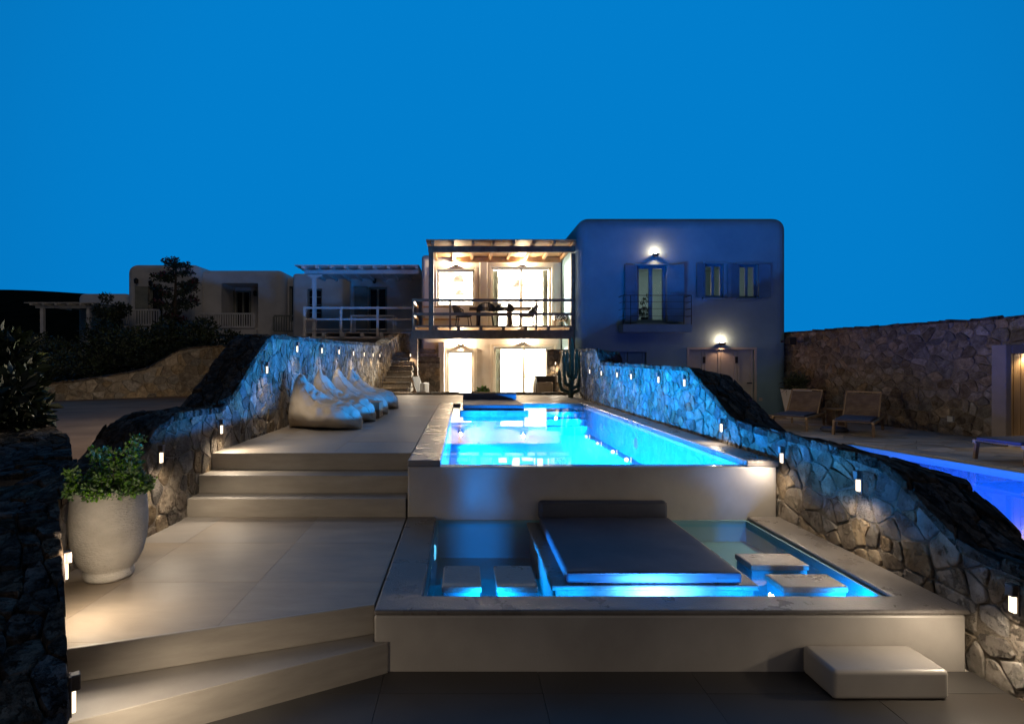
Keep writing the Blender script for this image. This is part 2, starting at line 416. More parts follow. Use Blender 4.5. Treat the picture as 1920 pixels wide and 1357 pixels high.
def rubble_wall(name, loc, label, path, base, topY, width, rn, su, sv, capw=None, depth=.04, gap=.011, face_limit=300, round_=1, cap_s=(.30, .20), capmat='slate', key=1, cap_limit=120, fall=0.0):
    """garden wall: mortar core, stones on the face, rough slabs on top. topY: height as a function of Y (key=1) or X (key=0)"""
    r = root(name, loc, label, 'wall')
    step = .12; n = max(2, int(path.L/step)); core = MB(); vs = []
    for i in range(n+1):
        u = path.L*i/n; p = path.at(u); q = path.nrm(u); z = topY(p[key])-.02
        a = p; b = p-q*width
        vs += [(a.x, a.y, base), (a.x, a.y, z), (b.x, b.y, z-fall*width), (b.x, b.y, base)]
    fs = []
    for i in range(n):
        for k in range(4): fs.append((4*i+k, 4*i+(k+1) % 4, 4*i+4+(k+1) % 4, 4*i+4+k))
    fs += [(0, 1, 2, 3), (4*n+3, 4*n+2, 4*n+1, 4*n)]
    core.add(vs, fs); obj('mortar_core', core, 'mortar', r, fix=True)
    top = lambda u: topY(path.at(max(0, min(path.L, u)))[key])-base
    hmax = max(top(path.L*i/60) for i in range(61))
    def mf(u, v, d):
        p = path.at(u); q = path.nrm(u); return (p.x+q.x*d, p.y+q.y*d, base+v)
    lay_stones(r, voronoi(path.L, hmax, su, sv, rn), mf, rn, depth, gap, 'stone', 'stone', 'stonework', face_limit, round_, smooth=False, top=lambda u: top(u)+.005)
    cw = width+.05
    def mc(u, v, d):
        u = max(0, min(path.L, u)); p = path.at(u); q = path.nrm(u); k = .045-v
        return (p.x+q.x*k, p.y+q.y*k, base+top(u)+d-fall*max(0, v-.03))
    lay_stones(r, voronoi(path.L, cw, cap_s[0]*.8, cap_s[1]*.7, rn, drop=.2), mc, rn, .03, .003, capmat, 'cap_stone', 'cap_stonework', cap_limit, round_, smooth=False)
    return r

def tiles(parent, poly, z, tx, ty, ox, oy, mat='tile', th=.010, gap=.0012, limit=300, zone=None):
    xs = [p[0] for p in poly]; ys = [p[1] for p in poly]
    a = sum(poly[i][0]*poly[(i+1) % len(poly)][1]-poly[(i+1) % len(poly)][0]*poly[i][1] for i in range(len(poly)))
    if a < 0: poly = poly[::-1]
    i0, i1 = math.floor((min(xs)-ox)/tx), math.ceil((max(xs)-ox)/tx)
    j0, j1 = math.floor((min(ys)-oy)/ty), math.ceil((max(ys)-oy)/ty)
    for j in range(j0, j1):
        for i in range(i0, i1):
            q = [(ox+i*tx+gap, oy+j*ty+gap), (ox+(i+1)*tx-gap, oy+j*ty+gap), (ox+(i+1)*tx-gap, oy+(j+1)*ty-gap), (ox+i*tx+gap, oy+(j+1)*ty-gap)]
            for k in range(len(poly)):
                p0, p1 = poly[k], poly[(k+1) % len(poly)]
                na, nb = p1[1]-p0[1], -(p1[0]-p0[0])
                q = clip(q, na, nb, na*p0[0]+nb*p0[1]) if len(q) >= 3 else q
            if len(q) >= 3 and poly_area(q) > .004:
                obj('tile', MB().prism(q, z-th, z+rng.uniform(0, .0012)), mat, parent)

# ---- foliage
def foliage(name, blobs, n, size, mat, parent, seed=1, aspect=2.0, shell=.55):
    """blobs: (centre, radii); n folded leaves scattered through them"""
    r = np.random.RandomState(seed)
    vol = np.array([b[1][0]*b[1][1]*b[1][2] for b in blobs])**.8; pick = r.choice(len(blobs), n, p=vol/vol.sum())
    C = np.array([b[0] for b in blobs])[pick]; R = np.array([b[1] for b in blobs])[pick]
    d = r.normal(size=(n, 3)); d /= np.linalg.norm(d, axis=1)[:, None]
    rad = shell+(1.08-shell)*r.random(n)**.7
    P = C+d*R*rad[:, None]
    ax = d*.7+r.normal(size=(n, 3))*.7+np.array([0, 0, .25]); ax /= np.linalg.norm(ax, axis=1)[:, None]
    sd = np.cross(ax, r.normal(size=(n, 3))); sd /= np.linalg.norm(sd, axis=1)[:, None]
    up = np.cross(ax, sd)
    s = size*(.6+.8*r.random(n))[:, None]
    w = s/aspect
    v = np.stack([P, P+ax*s*.55+sd*w*.5+up*w*.2, P+ax*s, P+ax*s*.55-sd*w*.5+up*w*.2], 1).reshape(-1, 3)
    me = bpy.data.meshes.new(name)
    idx = np.arange(n)*4
    f = np.concatenate([np.stack([idx, idx+1, idx+2], 1), np.stack([idx, idx+2, idx+3], 1)])
    me.from_pydata(v.tolist(), [], f.tolist()); me.materials.append(M[mat]); me.update()
    return link(name, me, parent)
def blobset(c, R, n, r0, r1, rn, up=.0):
    out = []
    for _ in range(n):
        while True:
            d = Vector((rn.uniform(-1, 1), rn.uniform(-1, 1), rn.uniform(-1, 1)))
            if d.length < 1: break
        r = rn.uniform(r0, r1)
        out.append(((c[0]+d.x*R[0], c[1]+d.y*R[1], c[2]+d.z*R[2]), (r, r, r*.85)))
    return out
def bush(name, c, R, n, leaf, label, cat='bush', mat='leafd', nb=14, group=None, seed=1, z0=None):
    rn = random.Random(seed)
    z0 = c[2]-R[2] if z0 is None else z0
    r = root(name, (c[0], c[1], z0), label, cat, group)
    tr = MB()
    bl = blobset(c, R, nb, min(R)*.35, min(R)*.6, rn)
    for b in bl[:6]:
        tr.tube([(c[0]+rn.uniform(-.1, .1), c[1], z0), ((c[0]+b[0][0])/2, (c[1]+b[0][1])/2, (z0+b[0][2])/2+.1), b[0]], [.035, .025, .01], 6)
    obj('stem', tr, 'bark', r)
    foliage('foliage', bl, n, leaf, mat, r, seed=seed)
    return r

# ------------------------------------------------------------------ levels
Z_MID, Z_DECK, Z_PATIO, Z_LEFT, Z_RIGHT = .34, .835, .25, .50, .10
Z_RIM, Z_COP, Z_POOLW, Z_BASW = .345, .852, .80, .285
Y1, Y2, Y3 = 3.15, 5.064, 12.0
XL, XR = -.50, 2.83

# ground: one dark sheet to the horizon
tag(obj('ground', B(-400, 400, -60, 700, -1.2, -.9), 'earth'), kind='structure')
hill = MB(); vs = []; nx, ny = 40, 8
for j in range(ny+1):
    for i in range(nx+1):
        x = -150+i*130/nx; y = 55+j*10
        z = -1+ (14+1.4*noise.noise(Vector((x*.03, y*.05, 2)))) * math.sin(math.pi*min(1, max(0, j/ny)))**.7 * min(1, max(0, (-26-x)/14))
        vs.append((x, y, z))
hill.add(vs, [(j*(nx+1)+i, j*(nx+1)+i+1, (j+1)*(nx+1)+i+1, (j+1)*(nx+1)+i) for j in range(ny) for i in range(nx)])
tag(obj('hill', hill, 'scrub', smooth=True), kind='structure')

# lower terrace
lt = obj('lower_terrace', MB().prism([(-2.6, -3), (3.6, -3), (3.6, Y1+.3), (-2.6, Y1+.3)], -.9, -.011), 'grout'); tag(lt, kind='structure')
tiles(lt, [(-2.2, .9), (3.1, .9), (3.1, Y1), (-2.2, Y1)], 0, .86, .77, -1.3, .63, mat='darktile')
# middle terrace
E_L, E_R = (-2.02, 2.72), (-.515, 3.252)
midpoly = [(-2.9, 5.07), (XL-.012, 5.07), (XL-.012, E_R[1]), E_L, (-2.9, 4.0)]
mt = obj('middle_terrace', MB().prism(midpoly, -.9, Z_MID-.004), 'step'); tag(mt, kind='structure')
obj('tile_bed', MB().prism([(-2.88, 5.05), (XL-.02, 5.05), (XL-.02, E_R[1]+.02), (E_L[0], E_L[1]+.02), (-2.88, 4.02)], Z_MID-.006, Z_MID-.0015), 'grout', mt)
tiles(mt, [(-2.9, 5.06), (XL-.014, 5.06), (XL-.014, E_R[1]-.012), (E_L[0], E_L[1]-.012), (-2.9, 4.0)], Z_MID, .86, .77, -1.3, 4.34-.77*3)
# deck around the pool
dk = obj('pool_deck', MB().prism([(-2.9, 5.575), (XL-.012, 5.575), (XL-.012, 12.30), (3.4, 12.30), (3.4, 15.5), (-2.9, 15.5)], -.9, Z_DECK-.004), 'step'); tag(dk, kind='structure')
obj('tile_bed', B(-2.88, XL-.02, 5.58, 12.29, Z_DECK-.006, Z_DECK-.0015), 'grout', dk)
tiles(dk, [(-2.9, 5.563), (XL-.014, 5.563), (XL-.014, 12.30), (-2.9, 12.30)], Z_DECK, .86, .77, -1.3, 5.563)
tiles(dk, [(-2.9, 12.302), (3.4, 12.302), (3.4, 15.5), (-2.9, 15.5)], Z_DECK, .86, .77, -1.3, 5.563)
patio = obj('patio', B(-3.2, 3.59, 15.5, 20.35, -.9, Z_PATIO), 'tile'); tag(patio, kind='structure')
drive = obj('driveway', MB().prism([(-40, -6), (-2.95, -6), (-2.95, 24), (-40, 24)], -.88, Z_LEFT), 'drive'); tag(drive, kind='structure')
light_slab = obj('driveway_light_patch', MB().prism([(-6.6, 14.6), (-3.6, 14.2), (-3.6, 15.9), (-6.0, 15.4)], Z_LEFT-.02, Z_LEFT+.006), 'step'); tag(light_slab, kind='structure')  # pale slab standing in for light spilled on the driveway
tag(obj('upper_garden', B(-60, -1.6, 24.002, 60, -.88, Z_LEFT+.12), 'earth'), kind='structure')

# stone kerb along the end of the deck
kerb = root('stone_kerb', (.5, 15.6, Z_DECK), 'low rough stone kerb between the pool deck and the sunken patio', 'kerb')
obj('mortar_core', B(-2.3, 3.2, 15.45, 15.85, Z_PATIO-.1, Z_DECK+.02), 'mortar', kerb)
rn = random.Random(3)
lay_stones(kerb, voronoi(5.5, .4, .34, .2, rn, drop=.1), lambda u, v, d: (-2.3+u, 15.45+v, Z_DECK+.02+d), rn, .035, .008, 'stone', 'kerb_stone', round_=1)
lay_stones(kerb, voronoi(5.5, .06, .3, .06, rn, drop=.0), lambda u, v, d: (-2.3+u, 15.45-d, Z_DECK-.02+v), rn, .02, .004, 'stone', 'kerb_stone', round_=0)

# lower stair: two splayed risers between lower and middle terrace
ls = root('lower_steps', (-1.3, 2.8, 0), 'two wide splayed cement steps below the big potted shrub', 'steps')
obj('step', MB().prism([E_L, (E_L[0]-.9, E_L[1]+.4), (-2.9, 1.81), (-1.735, 2.43), (-.42, 3.138), (-.42, Y1-.004), (XL-.004, Y1-.004), (XL-.004, 3.249)], -.02, .17), 'step', ls, bevel=.012)
nose = MB(); d = (Vector((E_R[0], E_R[1], 0))-Vector((E_L[0], E_L[1], 0)))
nrm2 = Vector((d.y, -d.x, 0)).normalized()
a = Vector((E_L[0], E_L[1], 0))-d*.25; b = Vector((E_R[0], E_R[1], 0))
nose.prism([(a.x, a.y), (b.x, b.y), ((b+nrm2*.022).x, (b+nrm2*.022).y), ((a+nrm2*.022).x, (a+nrm2*.022).y)], .171, Z_MID+.003)
obj('nosing', nose, 'step', ls, bevel=.007)

# three steps up to the deck
us = root('deck_steps', (-1.5, 5.3, Z_MID), 'three long cement steps rising to the bean bag deck', 'steps')
for k, (ya, z) in enumerate(((5.064, .505), (5.287, .670), (5.560, .838))):
    yb = (5.287, 5.560, 5.60)[k]
    obj('step', B(-2.9, XL-.016, ya, yb+.02 if k < 2 else yb, Z_MID-.05+k*.165, z), 'step', us, bevel=.008)

# ------------------------------------------------------------------ swimming pool
pool = root('swimming_pool', (1.2, 8.5, -.4), 'long glowing blue swimming pool with a spill-over front wall', 'pool')
PXL, PXR, PYF = -.205, 2.565, 5.10
for a_ in ((XL, PXL-.001, 5.066, 12.29), (PXR+.001, XR, 5.066, 12.29), (PXL-.001, PXR+.001, 12.02, 12.29)): obj('side_wall', B(*a_, -.88, .79), 'cement', pool)
obj('front_wall', B(XL+.002, XR-.002, 5.062, 5.20, -.88, .792), 'cement', pool, bevel=.012)
obj('basin_lining', MB().box(PXL-.03, PXR+.03, 5.20, 12.05, -.86, .28).box(PXL-.03, PXL, 5.2005, 12.02, .28, .79).box(PXR, PXR+.03, 5.2005, 12.02, .28, .79)
    .box(PXL, PXR, 11.99, 12.03, .28, .79).box(PXL, PXR, 5.2005, 5.225, .28, .786), 'poolin', pool)
st = MB()
for k in range(3): st.box(1.22, PXR-.001, 11.989-.26*(k+1), 11.989-.26*k, .281, .70-.13*k)
obj('entry_step', st, 'poolin', pool)
def coping(name, parent, x0, x1, y0, y1, z0, z1): obj(name, B(x0, x1, y0, y1, z0, z1), 'cop', parent, bevel=.016, seg=3)
coping('coping', pool, XL-.002, PXL+.004, 5.060, 12.30, .791, Z_COP)
coping('coping', pool, PXR-.004, XR+.03, 5.052, 12.30, .791, Z_COP)
coping('coping', pool, PXL+.005, PXR-.005, 12.0, 12.302, .791, Z_COP)
# platform of the far daybed
obj('daybed_platform', B(-.06, 1.19, 10.15, 11.985, .281, .862), 'cop', pool, bevel=.012)
obj('platform_ledge', B(PXL+.001, -.061, 10.2, 11.988, .281, .74), 'poolin', pool)
# water
wt = obj('water', MB().add([(PXL, 5.066, Z_POOLW), (PXR, 5.066, Z_POOLW), (PXR, 11.99, Z_POOLW), (PXL, 11.99, Z_POOLW)], [(0, 1, 2, 3)]), 'water'); tag(wt, kind='structure')
PL = 570
k = 0
for x, ys, dx in ((PXL+.06, [5.5+.58*i for i in range(8)], 1), (PXR-.06, [5.5+.70*i for i in range(9)], -1)):
    for y in ys:
        if k % 3 == 0: lens = MB().lathe([(.001, 0), (.07, 0), (.085, -.02)], 16); 
        if k % 3 == 0: lm = lens.mesh('pool_lamp', emis('pool_lamp_glow', (.12, .6, 1), 1.3) if k == 0 else bpy.data.materials['pool_lamp_glow'])
        if k % 3 == 0: o = link('pool_lamp', lm, pool, world=True); o.location = (x-dx*.045, y, .54); o.rotation_euler = (0, math.radians(90*dx), 0)
        light('pool_light', 'SPOT', (x, y, .55), PL, POOLB, pool, target=(x+dx*3, y+.0, .72), shadow_soft_size=.06, spot_size=math.radians(165), spot_blend=.6)
        k += 1

# ------------------------------------------------------------------ plunge basin
bas = root('plunge_pool', (1.2, 4.1, 0), 'shallow lit plunge pool in front of the long pool', 'pool')
BXL, BXR, BYF = -.24, 2.565, 3.351
obj('front_wall', B(XL, XR, Y1, BYF-.02, -.02, .315), 'cement', bas, bevel=.012)
for a_, b_ in ((XL+.001, BXL-.001), (BXR+.001, XR-.001)): obj('side_wall', B(a_, b_, BYF-.019, 5.06, -.05, .314), 'cement', bas)
obj('basin_lining', MB().box(BXL-.02, BXR+.02, BYF-.018, 5.061, -.15, -.02).box(BXL-.0005, BXL+.02, BYF-.018, 5.061, -.02, .313).box(BXR-.02, BXR+.0005, BYF-.018, 5.061, -.02, .313)
    .box(BXL+.02, BXR-.02, BYF-.018, BYF+.0, -.02, .313).box(BXL+.02, BXR-.02, 5.035, 5.0615, -.02, .313), 'basin', bas)
obj('seat_ledge', B(1.93, BXR-.02, 4.2, 5.034, -.02, .13), 'basin', bas, bevel=.01)
rim = MB().add([(XL-.002, Y1-.002, 0), (XR+.03, Y1-.002, 0), (XR+.03, 5.06, 0), (BXR, 5.06, 0), (BXR, BYF, 0), (BXL, BYF, 0), (BXL, 5.06, 0), (XL-.002, 5.06, 0)], [])
vs0 = [(x, y, .3145) for x, y, z in rim.v]; vs1 = [(x, y, Z_RIM) for x, y, z in rim.v]
rm = MB().add(vs0+vs1, [(0, 1, 4, 5)[::-1], (1, 2, 3, 4)[::-1], (0, 5, 6, 7)[::-1], (8, 9, 12, 13), (9, 10, 11, 12), (8, 13, 14, 15)]+[(i, (i+1) % 8, 8+(i+1) % 8, 8+i) for i in range(8)])
obj('rim', rm, 'cop', bas, bevel=.014, seg=3, fix=True)
obj('daybed_platform', B(.57, 1.91, 3.606, 5.03, .264, .302), 'cop', bas, bevel=.01)
obj('platform_base', B(.60, 1.88, 3.622, 5.03, -.02, .2635), 'cop', bas)
bw = obj('water', MB().add([(BXL+.02, BYF, Z_BASW), (BXR-.02, BYF, Z_BASW), (BXR-.02, 5.035, Z_BASW), (BXL+.02, 5.035, Z_BASW)], [(0, 1, 2, 3)]), 'bwater'); tag(bw, kind='structure')
LENS = bpy.data.materials['pool_lamp_glow']
for (x, y, z), tgt, e in (((1.25, BYF+.03, .225), (1.25, 5, .85), 230), ((.165, BYF+.03, .2), (.17, 5, .3), 75), ((.72, BYF+.03, .2), (.75, 5, .7), 24), (((1.80), BYF+.03, .2), (1.8, 5, .7), 30), ((2.47, BYF+.03, .2), (2.4, 5, .3), 60), ((-.19, 4.35, .262), (2.87, 3.42, .72), 430)):
    o = obj('pool_lamp', MB().lathe([(.001, 0), (.05, 0), (.06, -.012)], 16), LENS, bas); o.location = Vector((x, y, z)) - (Vector((0, .02, 0)) if y < 4 else Vector((.02, 0, 0))); o.rotation_euler = (math.radians(-90), 0, 0) if y < 4 else (0, math.radians(90), 0)
    light('pool_light', 'SPOT', (x, y, z), e, POOLB if e < 200 or y > 4 else (.07, .36, 1), bas, target=tgt, shadow_soft_size=.05, spot_size=math.radians(140 if y < 4 else 64), spot_blend=.7)
# stepping pads
pads = [((-.133, .117), (3.504, 3.87), 'narrow cement stepping pad in the plunge pool, beside its corner at the wide steps'),
        ((.212, .47), (3.504, 3.87), 'narrow cement stepping pad in the plunge pool, beside the mattress platform'),
        ((1.995, 2.40), (3.876, 4.116), 'wide cement stepping pad nearer the long pool, beside the mattress'),
        ((2.0, 2.415), (3.504, 3.72), 'wide cement stepping pad beside the plunge pool front rim')]
for (x0, x1), (y0, y1), lb in pads:
    p = root('stepping_pad', ((x0+x1)/2, (y0+y1)/2, -.02), lb, 'stepping stone', 'stepping pads in the plunge pool')
    obj('pad_top', B(x0, x1, y0, y1, .295, .336), 'padtop', p, bevel=.009)
    obj('column', B(x0+.012, x1-.012, y0+.012, y1-.012, -.018, .296), 'basin', p)
# mattress and bolster, front
def soft_box(x0, x1, y0, y1, z0, z1, r=.03, nx=22, ny=22, amp=.006, seed=0):
    bm = bmesh.new(); m = B(x0, x1, y0, y1, z0, z1)
    me = bpy.data.meshes.new('t'); me.from_pydata(m.v, [], m.f); bm.from_mesh(me); bpy.data.meshes.remove(me)
    bmesh.ops.bevel(bm, geom=bm.edges[:], offset=r, segments=3, affect='EDGES', profile=.5)
    bmesh.ops.subdivide_edges(bm, edges=[e for e in bm.edges if e.calc_length() > .25], cuts=nx, use_grid_fill=True)
    for v in bm.verts:
        n = noise.noise(Vector((v.co.x*4, v.co.y*4, seed)))*amp+noise.noise(Vector((v.co.x*14, v.co.y*14, v.co.z*14+seed)))*amp*.5
        v.co.z += n if v.co.z > z0+.02 else 0
        v.co.y += n*.7
    out = MB(); bm.verts.ensure_lookup_table(); bm.verts.index_update()
    out.v = [tuple(v.co) for v in bm.verts]; out.f = [tuple(v.index for v in f.verts) for f in bm.faces]; bm.free()
    return out
def daybed_set(x0, x1, y0, y1, z, th, lb1, lb2, seed):
    m = root('mattress', ((x0+x1)/2, (y0+y1)/2, z), lb1, 'mattress')
    obj('cover', soft_box(x0, x1, y0, y1, z+.002, z+th, r=.02, seed=seed), 'mat', m, smooth=True)
    pip = MB()
    for zz in (z+.012, z+th-.008):
        pip.tube([(x0+.01, y0+.002, zz), (x1-.01, y0+.002, zz)], .0035, 6)
    obj('piping', pip, 'mat', m, smooth=True)
    obj('zip_flap', B(x1-.17, x1-.02, y0-.004, y0+.004, z+th*.38, z+th*.56), 'mat', m, bevel=.002)
    b = root('bolster', ((x0+x1)/2, y1+.04, z), lb2, 'cushion')
    obj('cover', soft_box(x0, x1, y1+.005, y1+.105, z+th*.55, z+th*.55+.165, r=.034, nx=10, amp=.004, seed=seed+5), 'mat', b, smooth=True)
    obj('piping', MB().tube([(x0+.012, y1+.004, z+th+.118), (x1-.012, y1+.004, z+th+.118)], .003, 6), 'mat', b, smooth=True)
daybed_set(.67, 1.81, 3.628, 4.93, .302, .075, 'charcoal lounge mattress floating on its platform in the plunge pool', 'charcoal bolster cushion against the long pool front wall', 3)
daybed_set(.0, 1.13, 10.3, 11.85, .862, .085, 'charcoal lounge mattress at the far end of the long pool', 'charcoal bolster cushion at the far end of the long pool', 8)
# entry step block
sb = MB().prism([(1.905, 2.88), (2.505, 2.88), (2.505, Y1-.003), (1.905, Y1-.003)], .002, .155)
o = obj('step_block', sb, 'cement', bevel=.022, seg=4); tag(o, 'low rounded cement step block against the plunge pool front wall', 'step block')

# ------------------------------------------------------------------ garden walls
rnw = random.Random(21)
def merge(*a): return interp(sorted(sum(a, [])))
topL = interp([(1.0, .30), (1.6, .42), (2.0, .60), (2.6, .70), (3.2, .83), (3.7, .885), (4.1, .93), (4.35, 1.0), (4.55, 1.18), (4.8, 1.26), (5.2, 1.27), (5.75, 1.25), (5.95, 1.36), (6.2, 1.50), (6.6, 1.76), (7.0, 1.99), (7.25, 2.07), (9.8, 2.11), (12, 2.15), (16.5, 2.25), (17, 2.25)])
pathL = Path([(-.88, 1.2), (-1.845, 2.52), (-2.52, 3.42), (-2.63, 3.75), (-2.53, 4.5), (-2.50, 5.0), (-2.45, 16.4)], 1)
wallL = rubble_wall('stone_garden_wall', (-2.6, 8, 0), 'long stepped rubble stone wall behind the bean bags, with small wall lights', pathL, -.05, topL, .42, rnw, .118, .128, cap_s=(.28, .14), depth=.012, gap=.006)
topR = interp([(1.0, .5), (2.86, .68), (3.0, .67), (3.185, .684), (3.4, .833), (3.55, .917), (3.7, 1.02), (3.94, 1.05), (4.7, 1.08), (5.46, 1.075), (5.86, 1.115), (6.1, 1.23), (6.45, 1.39), (7.04, 1.653), (11.2, 1.70), (11.6, 1.70), (11.9, 2.0), (18, 2.08)])
pathR = Path([(2.95, .9), (2.87, 2.6), (2.87, 12.0), (3.05, 16.0), (3.12, 17.95)], -1)
wallR = rubble_wall('stone_garden_wall', (3.1, 8, 0), 'sloping rubble stone wall glowing blue beside the long pool', pathR, -.05, topR, .47, rnw, .128, .118, cap_s=(.28, .14), depth=.012, gap=.006, fall=.2)
# wall turning across beside the villa, stone wall of the villa stair, driveway and branch walls
rubble_wall('stone_return_wall', (3.3, 18, Z_PATIO), 'short rubble wall behind the cactus, at the villa corner', Path([(2.75, 18.35), (3.58, 18.35)], 1), Z_PATIO, lambda x: 2.12, .3, rnw, .15, .17, cap_s=(.3, .2), key=0, round_=0)
rubble_wall('driveway_wall', (-11, 19, Z_LEFT), 'warm lit rubble retaining wall along the driveway, below the hedge', Path([(-13.8, 17.5), (-12.2, 18.7), (-10.3, 20.4), (-8.6, 20.7), (-7.2, 20.7)], 1), Z_LEFT-.05,
    interp([(-14, Z_LEFT+.45), (-12.6, Z_LEFT+.62), (-11.6, Z_LEFT+.85), (-11.1, Z_LEFT+1.0), (-10.3, Z_LEFT+1.68), (-9.8, Z_LEFT+1.78), (-7, Z_LEFT+1.85)]), .4, rnw, .27, .24, key=0, cap_s=(.4, .22), depth=.03, round_=1)
rubble_wall('driveway_edge_wall', (-6, 8, Z_LEFT), 'dark low slate-topped wall at the driveway edge, behind the potted shrub', Path([(-3.0, 4.25), (-4.2, 5.9), (-6.4, 8.4), (-9.3, 11.9)], 1), Z_LEFT-.05, interp([(4, .90), (6, .93), (12, .90)]), .7, rnw, .3, .2, cap_s=(.4, .2), face_limit=60, cap_limit=120)
sidep = Path([(11.45, 10.9), (10.25, 17.9)], -1)
bw_ = rubble_wall('terrace_stone_wall', (10.8, 14, Z_RIGHT), 'tall rubble stone wall behind the two sun loungers', sidep, Z_RIGHT-.02, lambda y: 2.66, .4, rnw, .19, .165, cap_s=(.5, .25), depth=.02)

# wall lamps
ORD = ['first', 'second', 'third', 'fourth', 'fifth', 'sixth', 'seventh', 'eighth', 'ninth', 'tenth', 'eleventh', 'twelfth']
def wall_lamp(p, n, label, group, power, spread=1.0):
    p = Vector(p); n = Vector((n[0], n[1], 0)).normalized(); t = Vector((-n.y, n.x, 0)); z = Vector((0, 0, 1))
    r = root('wall_lamp', p, label, 'wall light', group)
    o = p+n*.045
    obj('back_plate', MB().obox(o+n*.008, n*.006, t*.026, z*.078), 'lampm', r, bevel=.004)
    obj('hood', MB().obox(o+n*.022+z*.048, n*.020, t*.021, z*.030), 'lampm', r, bevel=.005)
    obj('lamp_glass', MB().obox(o+n*.018-z*.025, n*.009, t*.016, z*.042), 'lampe', r, bevel=.004)
    light('lamp_light', 'SPOT', o+n*.095-z*.03, power, WARMW, r, target=o+n*.095-z*1.0+n*.45*spread, shadow_soft_size=.035, spot_size=math.radians(165), spot_blend=.8)
    return r
GL, GR = 'small lights on the bean bag wall', 'small lights on the wall beside the pool'
lampsL = [(2.25, .50, 'at the bottom step'), (3.30, .70, 'half hidden beside the big pot')]
def on_path(path, Y):
    u = min((abs(path.at(path.L*i/2000).y-Y), path.L*i/2000) for i in range(2001))[1]
    return path.at(u), path.nrm(u)
pl = [(2.12, .46), (2.93, .66), (4.58, .985), (5.65, 1.085), (6.94, 1.667), (8.19, 1.955), (9.6, 1.96), (10.9, 1.96), (12.3, 1.955), (13.6, 1.95), (14.9, 1.95), (16.1, 1.95)]
for i, (Y, z) in enumerate(pl):
    p, n = on_path(pathL, Y)
    lb = ('small wall light beside the bottom splayed step', 'small wall light hidden behind the big textured pot', 'small wall light just above the potted shrub', 'small wall light beside the top of the deck steps', 'small wall light on the slope of the bean bag wall')[i] if i < 5 else \
        ORD[i-5]+' small light along the high bean bag wall, counted from its slope'
    wall_lamp((p.x, p.y, z), n, lb, GL, (22, 12, 22, 22, 14, 8, 8, 10, 14, 18, 22, 26)[i])
pr = [(1.75, .42), (2.857, .53), (3.98, .89), (4.93, .92), (6.08, 1.05), (7.1, 1.50), (8.04, 1.51), (9.35, 1.52), (10.2, 1.53), (11.35, 1.54), (12.5, 1.55)]
for i, (Y, z) in enumerate(pr):
    p, n = on_path(pathR, Y)
    lb = ('small wall light on the lowest end of the pool wall', 'small wall light beside the plunge pool front corner', 'small wall light below the dip of the pool wall cap, over the plunge pool', 'small wall light at the front corner of the long pool', 'small wall light at the foot of the pool wall slope')[i] if i < 5 else \
        ORD[i-5]+' small light along the high part of the pool wall, counted from its slope'
    wall_lamp((p.x, p.y, z), n, lb, GR, (20, 15, 17, 13, 8, 3, 3, 3, 3, 3, 4)[i])
# added lamps, out of view on the driveway side, brightening the driveway
for Y in (9.0, 13.5):
    p, n = on_path(pathL, Y)
    wall_lamp((p.x-n.x*.44, p.y, 1.35), (-n.x, -n.y), 'added fill light on the driveway side of the bean bag wall, '+('by the potted shrub' if Y < 10 else 'by the stone stair'), 'added driveway side lights', 420, 4.5)
light('lamp_light', 'POINT', (-2.02, 2.95, .70), 7, WARMW, bpy.data.objects['wall_lamp.001'], shadow_soft_size=.04)  # added fill beside the pot lamp, brightens pot and shrub
wall_lamp((3.02, 18.33, 1.72), (0, -1), 'small added light hidden behind the tall cactus', GR, 40)  # added lamp, out of sight, lights the short return wall
# more added lamps, unseen behind the pool wall, brightening the sun terrace
for Y in (7.6, 10.2, 13.2):
    p, n = on_path(pathR, Y)
    wall_lamp((p.x-n.x*.49, p.y, 1.3), (-n.x, -n.y), 'added fill light on the sun terrace side of the pool wall, '+{7.6: 'at its slope', 10.2: 'in its middle', 13.2: 'nearest the villa'}[Y], 'added terrace side lights', 95, 4)

# ------------------------------------------------------------------ big pot
pc = Vector((-2.315, 3.665, Z_MID))
pt = root('planter_pot', pc, 'large round textured off-white pot beside the wide steps', 'plant pot')
prof = [(.02, .004), (.165, .004), (.172, .02), (.170, .045), (.160, .055), (.163, .066), (.195, .085), (.232, .15), (.258, .24), (.268, .33), (.267, .42), (.258, .51), (.247, .575), (.244, .585), (.232, .585), (.228, .57), (.225, .54)]
prof = [(r_*.84, z_) for r_, z_ in prof]
obj('body', MB().lathe(prof, 56, pc), 'pot', pt, smooth=True)
obj('soil', MB().lathe([(.001, .545), (.192, .54)], 32, pc), 'soil', pt)
pl_ = root('potted_shrub', pc+Vector((0, 0, .545)), 'small bright green leafy shrub growing in the big pot', 'plant')
rs = random.Random(5); stems = MB(); bl = []
for k in range(26):
    a = rs.uniform(0, 2*math.pi); rr = .18*math.sqrt(rs.random()); 
    hgt = rs.uniform(.05, .16)+(.17 if k in (2, 5, 9, 11, 14) else 0)
    q = pc+Vector((rr*math.cos(a), rr*math.sin(a)*.9, .545)); e = q+Vector((math.cos(a)*.05, math.sin(a)*.05, hgt))
    stems.tube([q, (q+e)/2+Vector((0, 0, .02)), e], [.006, .004, .002], 5)
    for s in range(4):
        c = q.lerp(e, .4+.22*s); bl.append((tuple(c), (.042, .042, .038)))
for k in range(10):
    a = rs.uniform(0, 2*math.pi); c = pc+Vector((math.cos(a)*.20, math.sin(a)*.20, .575)); bl.append((tuple(c), (.06, .05, .03)))
obj('stem', stems, 'bark', pl_)
foliage('foliage', bl, 6500, .026, 'leaf', pl_, seed=9, aspect=1.5, shell=.1)

